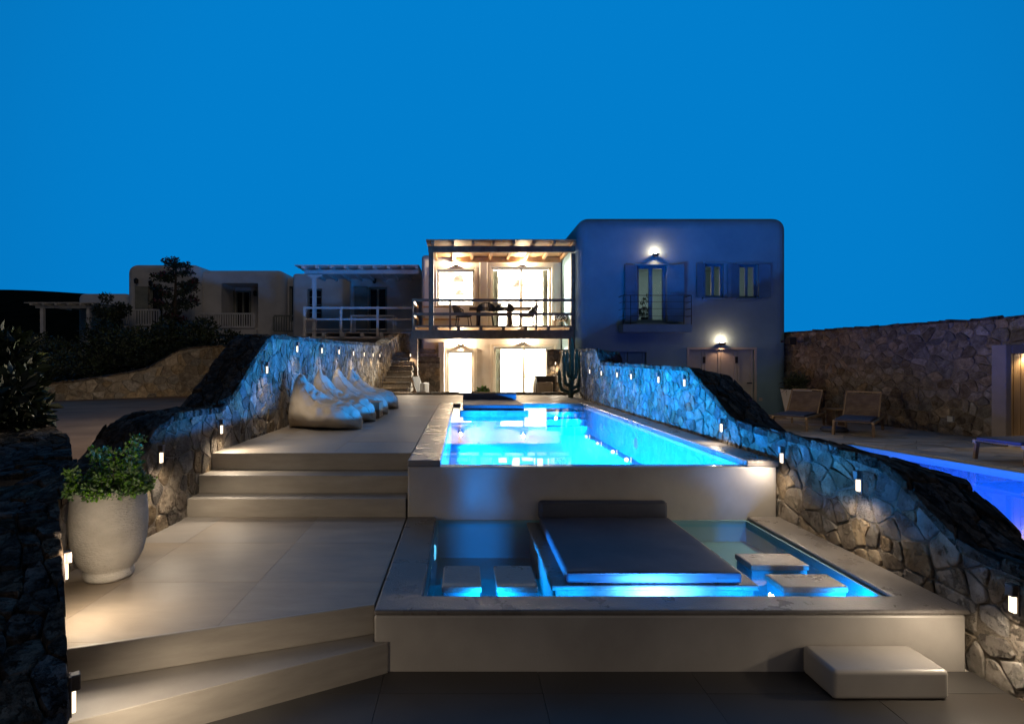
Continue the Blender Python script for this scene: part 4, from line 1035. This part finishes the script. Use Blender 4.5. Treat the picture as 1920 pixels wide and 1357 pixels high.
# juliet balcony
JY = 17.0
obj('balcony_slab', B(X(1168, JY), X(1298, JY), JY, BY-.002, Z(622, JY), Z(607, JY)), 'bplaster', bh, bevel=.02)
jr = obj('balcony_railing', MB().tube([(X(1169, JY), BY, Z(553, JY)), (X(1169, JY), JY+.03, Z(553, JY)), (X(1297, JY), JY+.03, Z(553, JY)), (X(1297, JY), BY, Z(553, JY))], .012, 6), 'metal', bh)
for zz in (565, 578, 592):
    sub('rail', MB().tube([(X(1169, JY), BY, Z(zz, JY)), (X(1169, JY), JY+.03, Z(zz, JY)), (X(1297, JY), JY+.03, Z(zz, JY)), (X(1297, JY), BY, Z(zz, JY))], .007, 6), 'metal', jr)
for px in (1169, 1183, 1283, 1297): sub('upright', MB().tube([(X(px, JY), JY+.03, Z(608, JY)), (X(px, JY), JY+.03, Z(553, JY))], .012, 6), 'metal', jr)
light('room_light', 'POINT', (7.2, 20.2, 4.4), 62, (1, .82, .60), bh, shadow_soft_size=.3)
sconce((X(1227, BY), BY, Z(477, BY)), 'glowing wall light above the blue house balcony door', 'glowing wall lights on the blue house', 22, 12, r=.12, col=(1, .52, .28))
sconce((X(1351, BY), BY, Z(642, BY)), 'glowing wall light above the grey garage door', 'glowing wall lights on the blue house', 22, 12, r=.12, col=(1, .52, .28))
obj('socket', B(X(1423, BY), X(1429, BY), BY-.02, BY-.001, Z(751, BY), Z(745, BY)), 'garage', bh)
# plant in the upper room
op = root('orchid_plant', (X(1206, 18.6), 18.6, 2.93), 'small leafy potted plant inside the blue house balcony door', 'plant')
ox = X(1208, 18.6)
obj('pot', MB().lathe([(.09, 0), (.12, .22), (.11, .22)], 16, (ox, 18.6, 3.0)), 'dglass', op)
obj('stem', MB().tube([(ox, 18.6, 3.2), (ox+.03, 18.6, 3.6), (ox+.16, 18.6, 3.85)], .01, 5).tube([(ox, 18.6, 3.2), (ox-.05, 18.6, 3.55), (ox-.08, 18.6, 3.8)], .01, 5), 'bark', op)
foliage('foliage', [((ox, 18.6, 3.35), (.16, .1, .12)), ((ox+.12, 18.6, 3.8), (.08, .05, .07)), ((ox-.08, 18.6, 3.75), (.07, .05, .07))], 130, .12, 'leafd', op, seed=3, aspect=2.5)

# ------------------------------------------------------------------ neighbouring terrace
tr_ = obj('sun_terrace', MB().prism([(3.35, 11.35), (7.86, 11.35), (12.2, 11.35), (12.2, 17.5), (3.35, 17.5)], -.88, Z_RIGHT-.015).prism([(7.9, 11.348), (9.1, 5.2), (9.9, 1), (13, 1), (13, 11.348)], -.88, Z_RIGHT-.0155), 'mortar'); tag(tr_, kind='structure')
rp_ = random.Random(12)
def flags(poly, x0, y0, w, h, s):
    cl = []
    for c in voronoi(w, h, s, s*.8, rp_, drop=.15, jit=.36):
        q = [(x+x0, y+y0) for x, y in c]
        for k in range(len(poly)):
            p0, p1 = poly[k], poly[(k+1) % len(poly)]; na, nb_ = p1[1]-p0[1], -(p1[0]-p0[0])
            q = clip(q, na, nb_, na*p0[0]+nb_*p0[1]) if len(q) >= 3 else q
        if len(q) >= 3 and poly_area(q) > .01: cl.append(q)
    return cl
fcells = flags([(6.2, 11.352), (11.5, 11.352), (10.4, 17.4), (6.2, 17.4)], 6, 11, 6, 7, .62)+flags([(9.1, 5.2), (12.4, 5.2), (11.7, 11.35), (7.93, 11.35)], 7.8, 5.2, 5, 6.3, .62)
def flag_mb(poly): 
    cx0 = sum(p[0] for p in poly)/len(poly); cy0 = sum(p[1] for p in poly)/len(poly); s = max(.6, 1-.012/math.sqrt(poly_area(poly)))
    return MB().prism([(cx0+(x-cx0)*s, cy0+(y-cy0)*s) for x, y in poly], Z_RIGHT-.03, Z_RIGHT+rp_.uniform(-.004, .004))
for c in fcells[:300]: obj('paving_stone', flag_mb(c), 'flag', tr_)
npool = root('terrace_pool', (6, 9, -1), 'deep blue lit pool on the neighbouring sun terrace', 'pool')
pp = [(4.2, 11.2), (7.78, 11.2), (9.0, 5.0), (4.2, 5.0)]
pb_ = MB().prism([(4.0, 11.34), (7.85, 11.34), (9.1, 4.9), (4.0, 4.9)], -.87, -.75)
for i in range(4):
    a, b_ = Vector(pp[i]), Vector(pp[(i+1) % 4]); pb_.bar((a.x, a.y, -.33), (b_.x, b_.y, -.33), .12, .84)
obj('basin_lining', pb_, 'poolin', npool)
obj('coping', MB().bar((7.84, 11.25, .065), (9.08, 4.95, .065), .14, .06).bar((4.1, 11.26, .065), (7.77, 11.26, .065), .12, .06), 'flag', npool)
tag(obj('water', MB().prism(pp, .03, .034), 'water'), kind='structure')
for x, y in ((5.6, 10.2), (6.9, 9.0), (7.3, 7.2), (5.6, 7.6)):
    o = obj('pool_lamp', MB().lathe([(.001, 0), (.07, 0), (.085, -.02)], 12), LENS, npool); o.location = (x, y, -.72)
    light('pool_light', 'POINT', (x, y, -.45), 150, (.0, .11, 1), npool, shadow_soft_size=.1)
# niche with timber boards
nd_ = root('timber_door', (11.45, 10.9, Z_RIGHT), 'honey coloured boarded timber door in a pale plaster surround', 'door')
yk = 10.85
obj('surround', MB().box(X(1886, yk), X(1897, yk), yk, yk+.3, Z_RIGHT, Z(645, yk)).box(X(1897, yk), X(2010, yk), yk, yk+.3, Z(662, yk), Z(645, yk)).box(X(2010, yk), X(2030, yk), yk, yk+.3, Z_RIGHT, Z(645, yk)), 'surr', nd_, bevel=.015)
for k in range(8):
    xa = X(1897, yk)+.002+k*.146; obj('board', B(xa+.004, xa+.142, yk+.12, yk+.15, Z_RIGHT+.02, Z(662, yk)-.003), 'slat', nd_, bevel=.006)
obj('door_back', B(X(1897, yk)+.002, X(2010, yk)-.002, yk+.152, yk+.2, Z_RIGHT+.01, Z(662, yk)-.002), 'dwood', nd_)
obj('door_sill', B(X(1890, yk), X(2010, yk), yk-.1, yk+.11, Z_RIGHT-.01, Z_RIGHT+.06), 'plaster', nd_)
obj('added_downlight', MB().lathe([(.001, 0), (.04, 0), (.045, .01)], 14, (X(1935, yk), yk+.06, Z(662, yk)-.012)), 'bulb', nd_)  # added lamp above the door, out of view, brightens the boards
light('added_door_light', 'SPOT', (X(1935, yk), yk+.05, Z(662, yk)-.03), 30, WARM, nd_, target=(X(1935, yk), yk+.09, 0), shadow_soft_size=.03, spot_size=math.radians(140), spot_blend=.8)

# sun loungers
def lounger(x, y, rz, lb):
    r = root('sun_lounger', (x, y, Z_RIGHT), lb, 'sun lounger', 'wooden sun loungers on the neighbouring terrace', rz)
    def L(nm, mb, mat, **k): return link(nm, mb.mesh(nm, mat, **k), r, world=False)
    for s in (-1, 1):
        L('side_rail', B(s*.36-.025, s*.36+.025, -.95, .95, .27, .33), 'slat', bevel=.006)
        for yy in (-.88, .82): L('leg', MB().bar((s*.36, yy, .27), (s*.37, yy+(.06 if yy > 0 else -.03), 0), .05, .05), 'dwood')
    sl_ = MB()
    for k in range(13): sl_.box(-.335, .335, -.94+k*.092, -.87+k*.092, .305, .325)
    L('seat_slats', sl_, 'dwood')
    L('cushion', soft_box(-.33, .33, -.94, .24, .327, .375, r=.015, nx=5, amp=.004), 'mat', smooth=True)
    bs = MB(); c, s_ = math.cos(math.radians(47)), math.sin(math.radians(47))
    for k in range(15):
        d_ = .03+k*.048; bs.obox((0, .27+c*d_, .34+s_*d_), (.32, 0, 0), (0, c*.019, s_*.019), (0, -s_*.01, c*.01))
    L('backrest', bs, 'dwood')
    fr = MB()
    for s in (-1, 1): fr.bar((s*.345, .25, .33), (s*.345, .27+c*.78, .34+s_*.78), .03, .03)
    fr.bar((-.345, .27+c*.78, .34+s_*.78), (.345, .27+c*.78, .34+s_*.78), .03, .03)
    L('back_frame', fr, 'slat')
    return r
lounger(X(1512, 13.9), 14.2, math.radians(-44), 'wooden sun lounger beside the blue house corner and white planter')
lounger(X(1622, 12.9), 13.1, math.radians(-42), 'wooden sun lounger in the middle of the tall stone wall')
lounger(X(1958, 9.3), 9.3, math.radians(-80), 'dark sun lounger beside the deep blue pool, near the timber door')
stx, sty = X(1568, 14.5), 14.5
tt = root('side_table', (stx, sty, Z_RIGHT), 'small wooden side table between the two sun loungers', 'side table')
obj('tabletop', B(stx-.22, stx+.22, sty-.2, sty+.2, .50, .535), 'slat', tt, bevel=.005)
for ax in (-.15, .15): obj('leg', B(stx+ax-.03, stx+ax+.03, sty-.12, sty+.12, Z_RIGHT, .499), 'dwood', tt)
pf = root('floor_cushion', (X(1564, 13.2), 13.2, Z_RIGHT), 'flat round grey pouf lying in front of the small side table', 'pouf')
obj('cover', MB().lathe([(.01, 0), (.24, .004), (.29, .05), (.25, .10), (.01, .115)], 28, (X(1564, 13.2), 13.2, Z_RIGHT+.002)), 'mat', pf, smooth=True)
ppx, ppy = X(1492, 16.2), 16.2
wp = root('white_planter', (ppx, ppy, Z_RIGHT), 'tapered white planter at the blue house corner', 'plant pot')
obj('body', MB().add([(ppx+sx*a, ppy+sy*a, z) for a, z in ((.17, Z_RIGHT), (.29, .95), (.26, .95), (.24, .86)) for sx, sy in ((-1, -1), (1, -1), (1, 1), (-1, 1))],
    [(k*4+i, k*4+(i+1) % 4, k*4+4+(i+1) % 4, k*4+4+i) for k in range(3) for i in range(4)]+[(3, 2, 1, 0), (12, 13, 14, 15)]), 'potw', wp)
wpp = root('planter_grass', (ppx, ppy, .86), 'spiky green plant in the tapered white planter', 'plant')
obj('stem', MB().tube([(ppx, ppy, .8), (ppx, ppy, 1.05)], .04, 6), 'bark', wpp)
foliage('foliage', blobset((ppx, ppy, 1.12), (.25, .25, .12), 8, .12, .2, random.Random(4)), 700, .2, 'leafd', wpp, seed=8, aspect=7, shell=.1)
sk = root('outdoor_speaker', (X(1481, 17), 17.0, 2.4), 'small dark speaker box on the wall at the blue house corner', 'speaker')
obj('body', B(X(1476, 17), X(1490, 17), 16.9, 17.1, Z(646, 17), Z(632, 17)), 'metal', sk, bevel=.01)
obj('bracket', B(X(1478, 17), X(1481, 17), 17.1, 17.4, Z(641, 17), Z(637, 17)), 'metal', sk)
obj('outlet_box', B(10.76, 10.80, 12.3, 12.45, .42, .54), 'garage', bw_)

# ------------------------------------------------------------------ white houses behind the driveway
HY = 29.0
wh = root('white_house', (-13, HY, Z_LEFT), 'long dark whitewashed house with two small balconies, behind the tree', 'house')
ax0, ax1, ax2, ax3 = X(235, HY), X(372, HY), X(527, HY), X(572, HY)
dA = (X(268, HY), X(305, HY), Z(612, HY), Z(537, HY))
carve('walls', B(ax0, ax1, HY, 36, -.5, Z(494, HY)), [(dA[0], dA[1], HY-.3, HY+.4, dA[2], dA[3])], 'plaster', wh, bevel=.45, seg=6)
rec = (X(408, HY), X(478, HY), Z(613, HY), Z(528, HY))
carve('walls', B(ax1-.25, ax2, HY+.45, 36, -.5, Z(502, HY)), [(rec[0], rec[1], HY-.3, HY+2.2, rec[2], rec[3])], 'plaster', wh, bevel=.42, seg=6)
carve('walls', B(ax2-.25, ax3+1.2, HY+1.1, 36, -.5, Z(512, HY)), [(X(530, HY), X(557, HY), HY+.8, HY+1.5, Z(600, HY), Z(531, HY))], 'plaster', wh, bevel=.3, seg=5)
window(wh, dA[0]+.3, dA[1]-.002, dA[2]+.002, dA[3]-.002, HY+.2, fw=.09, mull=0, mat='gwood', glass='dglass', name='door')
shutter(wh, dA[0]+.29, dA[2], dA[3], HY-.04, .60, .3, 'gwood', -1)
HR = HY+2.1
window(wh, X(442, HR), X(470, HR), Z(612, HR), Z(545, HR), HR-.02, fw=.09, mull=1, mat='gwood', glass='dglass', name='balcony_door')
shutter(wh, X(441, HR), Z(612, HR), Z(545, HR), HR-.10, .8, .05, 'gwood', -1)
shutter(wh, X(424, HY+1.2), Z(612, HR), Z(540, HR), HY+1.3, .5, 1.3, 'gwood', -1)
window(wh, X(530, HY)+.02, X(557, HY)-.02, Z(600, HY)+.01, Z(531, HY)-.01, HY+1.25, fw=.08, mull=0, mat='gwood', glass='dglass')
def balustrade(parent, px0, px1, y, py_t, py_b, n, mat='wwood', lab=None):
    b_ = obj('balustrade', B(X(px0, y), X(px1, y), y, y+.07, Z(py_t, y)-.08, Z(py_t, y)), mat, parent)
    sub('rail', B(X(px0, y), X(px1, y), y, y+.06, Z(py_b, y), Z(py_b, y)+.08), mat, b_)
    for k in range(n):
        xk = X(px0, y)+(X(px1, y)-X(px0, y))*k/(n-1); wk = .05 if k in (0, n-1) else .026
        sub('baluster', B(xk-wk, xk+wk, y+.012, y+.05, Z(py_b, y)+.081, Z(py_t, y)-.081), mat, b_)
balustrade(wh, 229, 298, HY-.9, 579, 610, 15)
obj('balcony_slab', B(X(229, HY-.9), X(300, HY-.9), HY-.92, HY-.003, Z(624, HY-.9), Z(613, HY-.9)), 'plaster', wh, bevel=.04)
balustrade(wh, 373, 476, HY+.25, 586, 614, 24)
obj('balcony_slab', B(X(372, HY), X(478, HY), HY+.2, HY+.449, Z(626, HY), Z(616, HY)), 'plaster', wh)
balustrade(wh, 513, 566, HY-.2, 590, 622, 12, 'gwood')
for px, py in ((258, 527), (285, 531), (452, 541)):
    obj('lantern', MB().lathe([(.02, 0), (.09, .05), (.11, .25), (.02, .32)], 10, (X(px, HY), (HY if px < 300 else HR)-.14, Z(py, HY)-.16)), 'metal', wh)
# annex with pergola
an = root('garden_annex', (-19, 30, Z_LEFT), 'low pale annex with a flat timber pergola at the dark garden edge', 'house')
AY = 30.0
carve('walls', B(X(144, AY), X(240, AY), AY, 35, -.3, Z(549, AY)), [(X(186, AY), X(206, AY), AY-.2, AY+.3, Z(625, AY), Z(588, AY))], 'plaster', an, bevel=.3, seg=5)
window(an, X(186, AY)+.01, X(206, AY)-.01, Z(625, AY)+.01, Z(588, AY)-.01, AY+.12, fw=.08, mull=0, mat='gwood', glass='gwood', name='door')
PY_ = 27.5
obj('pergola_beam', B(X(66, PY_), X(206, PY_), PY_, PY_+.14, Z(577, PY_), Z(572.5, PY_)), 'wwood', an)
for px in (78, 165): obj('post', B(X(px-3, PY_), X(px+3, PY_), PY_+.001, PY_+.16, Z_LEFT, Z(577, PY_)), 'wwood', an)
for k in range(6):
    x = X(66+k*23, PY_); obj('rafter', B(x-.05, x+.05, PY_-.3, AY-.003, Z(572.4, PY_), Z(569, PY_)), 'wwood', an)
obj('roof_sheet', B(X(55, PY_), X(190, PY_), PY_-.35, AY-.004, Z(568.9, PY_), Z(567.6, PY_)), 'wwood', an)
# pergola terrace house
ph = root('pergola_house', (-4.5, 23, Z_LEFT), 'whitewashed house with a white timber pergola terrace, next to the lit villa', 'house')
QY = 21.0; WY = 24.0
carve('walls', B(X(655, WY)-.0, VX0-.05, WY, 31, -.4, Z(512, WY)), [(X(690, WY), X(726, WY), WY-.2, WY+.4, Z(622, WY), Z(537, WY))], 'plaster', ph, bevel=.15)
carve('wing_walls', B(X(548, 25.5), X(655, WY)+.4, 25.5, 31, -.4, Z(512, 25.5)), [(X(576, 25.5), X(604, 25.5), 25.2, 25.9, Z(600, 25.5), Z(541, 25.5))], 'plaster', ph, bevel=.15)
window(ph, X(690, WY)+.01, X(726, WY)-.01, Z(622, WY)+.01, Z(537, WY)-.01, WY+.1, fw=.08, mull=1, mat='gwood', glass='dglass', name='terrace_door')
shutter(ph, X(690, WY)-.01, Z(622, WY), Z(537, WY), WY-.04, .56, .1, 'gwood', -1)
window(ph, X(576, 25.5)+.01, X(604, 25.5)-.01, Z(600, 25.5)+.01, Z(541, 25.5)-.01, 25.6, fw=.06, mull=1, mat='gwood', glass='dglass', bars=3)
obj('lantern', MB().lathe([(.02, 0), (.07, .04), (.085, .2), (.02, .26)], 10, (X(703, WY), WY-.11, Z(532, WY))), 'metal', ph)
qx0, qx1 = X(569, QY), X(770, QY)
qz = Z(622, QY)
nb = 9
for k in range(nb): obj('floor_board', B(qx0, VX0-.05, QY+.05+(WY-QY-.06)*k/nb, QY+.05+(WY-QY-.06)*(k+1)/nb-.008, qz-.03, qz), 'wwood', ph)
for k in range(6):
    x = qx0+.05+k*(qx1-qx0)/5.6; obj('joist', B(x-.06, x+.06, QY-.08, WY-.003, qz-.17, qz-.031), 'wwood', ph)
obj('terrace_beam', B(qx0, qx1+.3, QY, QY+.14, Z(634, QY), qz-.171), 'wwood', ph)
obj('terrace_wall', B(qx0+.7, VX0-.06, QY+1.0, WY-.003, -.4, qz-.18), 'plaster', ph)
obj('bracket', MB().bar((X(590, QY), QY+.07, Z(634, QY)-.001), (X(598, QY), QY+1.0, Z(650, QY)), .1, .14), 'wwood', ph)
obj('post', B(X(585.5, QY), X(592, QY), QY+.0, QY+.14, qz-.17, Z(519, QY)), 'wwood', ph)
obj('post_cap', MB().bar((X(577, QY), QY+.07, Z(516, QY)), (X(604, QY), QY+.07, Z(516, QY)), .14, .09).bar((X(582, QY), QY+.07, Z(519.5, QY)), (X(597, QY), QY+.07, Z(519.5, QY)), .13, .05), 'wwood', ph)
obj('pergola_beam', B(X(571, QY), X(785, QY), QY, QY+.15, Z(513, QY)+.005, Z(505.5, QY)), 'wwood', ph)
for k in range(9):
    x = X(572+k*26.3, QY); obj('rafter', B(x-.05, x+.05, QY-.35, WY-.003, Z(505.4, QY), Z(501, QY)), 'wwood', ph)
for k in range(10):
    y0 = QY-.4+(WY-QY+.38)*k/10; obj('roof_board', B(X(558, QY), X(787, QY), y0, y0+.33, Z(500.9, QY), Z(499.4, QY)), 'wwood', ph)
obj('wall_beam', B(X(655, WY)+.01, VX0-.06, WY-.1, WY-.002, Z(525, WY), Z(520, WY)), 'wwood', ph)
r3 = obj('railing', B(X(571, QY), X(772, QY), QY-.08, QY-.03, Z(579, QY), Z(575, QY)), 'wwood', ph)
sub('rail', B(X(571, QY), X(772, QY), QY-.07, QY-.04, Z(600, QY), Z(596.5, QY)), 'wwood', r3)
sub('rail', B(X(571, QY), X(772, QY), QY-.07, QY-.04, Z(618, QY), Z(616.5, QY)), 'wwood', r3)
for px in (572, 640, 708.5): sub('upright', B(X(px-2.2, QY), X(px+2.2, QY), QY-.10, QY-.025, qz-.17, Z(574.6, QY)), 'wwood', r3)
gt = root('garden_table', (X(700, 22.8), 22.8, qz), 'pale slim table on the white pergola terrace', 'table')
obj('tabletop', B(X(661, 22.8), X(742, 22.8), 22.3, 23.2, qz+.70, qz+.75), 'wwood', gt)
for px in (663, 740):
    for yy in (22.34, 23.12): obj('leg', B(X(px, 22.8)-.03, X(px, 22.8)+.03, yy-.02, yy+.02, qz+.001, qz+.699), 'wwood', gt)

# ------------------------------------------------------------------ dark planting
bt = root('bougainvillea_tree', (X(332, 26.5), 26.5, Z_LEFT), 'dark bougainvillea tree growing in front of the white house', 'tree')
bx_, by_ = X(330, 26.5), 26.5
tk = MB().tube([(bx_+.1, by_, Z_LEFT), (bx_+.15, by_, 2.5), (bx_-.05, by_, 4.2), (bx_, by_, 6.2)], [.14, .12, .09, .03], 8)
obj('trunk', tk, 'bark', bt)
rb = random.Random(31); bl = []; br = []
limbs = MB()
for k in range(34):
    z = 2.0+4.4*(k/34); a = rb.uniform(0, 2*math.pi); L_ = rb.uniform(.35, .75)+(.6*max(0, 1-abs(z-5.0)/1.2))
    e = Vector((bx_+math.cos(a)*L_, by_+math.sin(a)*L_*.8, z+rb.uniform(.0, .35)))
    limbs.tube([(bx_, by_, z), e], [.03, .012], 5)
    for s in range(3):
        c = Vector((bx_, by_, z)).lerp(e, .4+.3*s); bl.append((tuple(c), (.24, .24, .13)))
    if z > 3.2: br.append((tuple(e+Vector((0, 0, .1))), (.17, .17, .09)))
bl.append(((bx_, by_, 6.4), (.18, .18, .3)))
obj('limb', limbs, 'bark', bt)
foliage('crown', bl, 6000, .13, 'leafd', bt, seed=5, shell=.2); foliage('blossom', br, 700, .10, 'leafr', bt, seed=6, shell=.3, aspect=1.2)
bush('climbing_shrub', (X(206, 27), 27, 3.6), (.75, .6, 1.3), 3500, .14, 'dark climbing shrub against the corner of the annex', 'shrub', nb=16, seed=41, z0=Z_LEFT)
hb = [(X(90, 25), 25, 1.7, 2.6, 1.0, 'dark rounded bush below the annex pergola'), (X(170, 24), 24, 2.0, 2.2, 1.2, 'dark bush between the driveway wall and the annex'), (X(245, 23.5), 23.5, 2.0, 1.8, 1.1, 'dark bush in the middle of the hedge row, below the small balcony'),
      (X(310, 23.6), 23.6, 2.3, 1.7, 1.0, 'dark bush at the foot of the bougainvillea tree'), (X(378, 24), 24, 2.4, 1.9, .9, 'dark bush below the long balcony of the white house'), (X(30, 22), 22, 1.4, 2.2, 1.2, 'dark bush at the far driveway corner')]
for i, (x, y, z, rx, rz_, lb) in enumerate(hb):
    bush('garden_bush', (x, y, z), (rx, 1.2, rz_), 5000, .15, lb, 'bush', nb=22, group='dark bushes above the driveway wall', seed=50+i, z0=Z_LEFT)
bush('oleander_bush', (-5.9, 6.6, 1.35), (1.15, .9, .55), 5200, .17, 'oleander bush with narrow leaves beside the dark low wall', 'bush', nb=18, seed=71, z0=Z_LEFT)
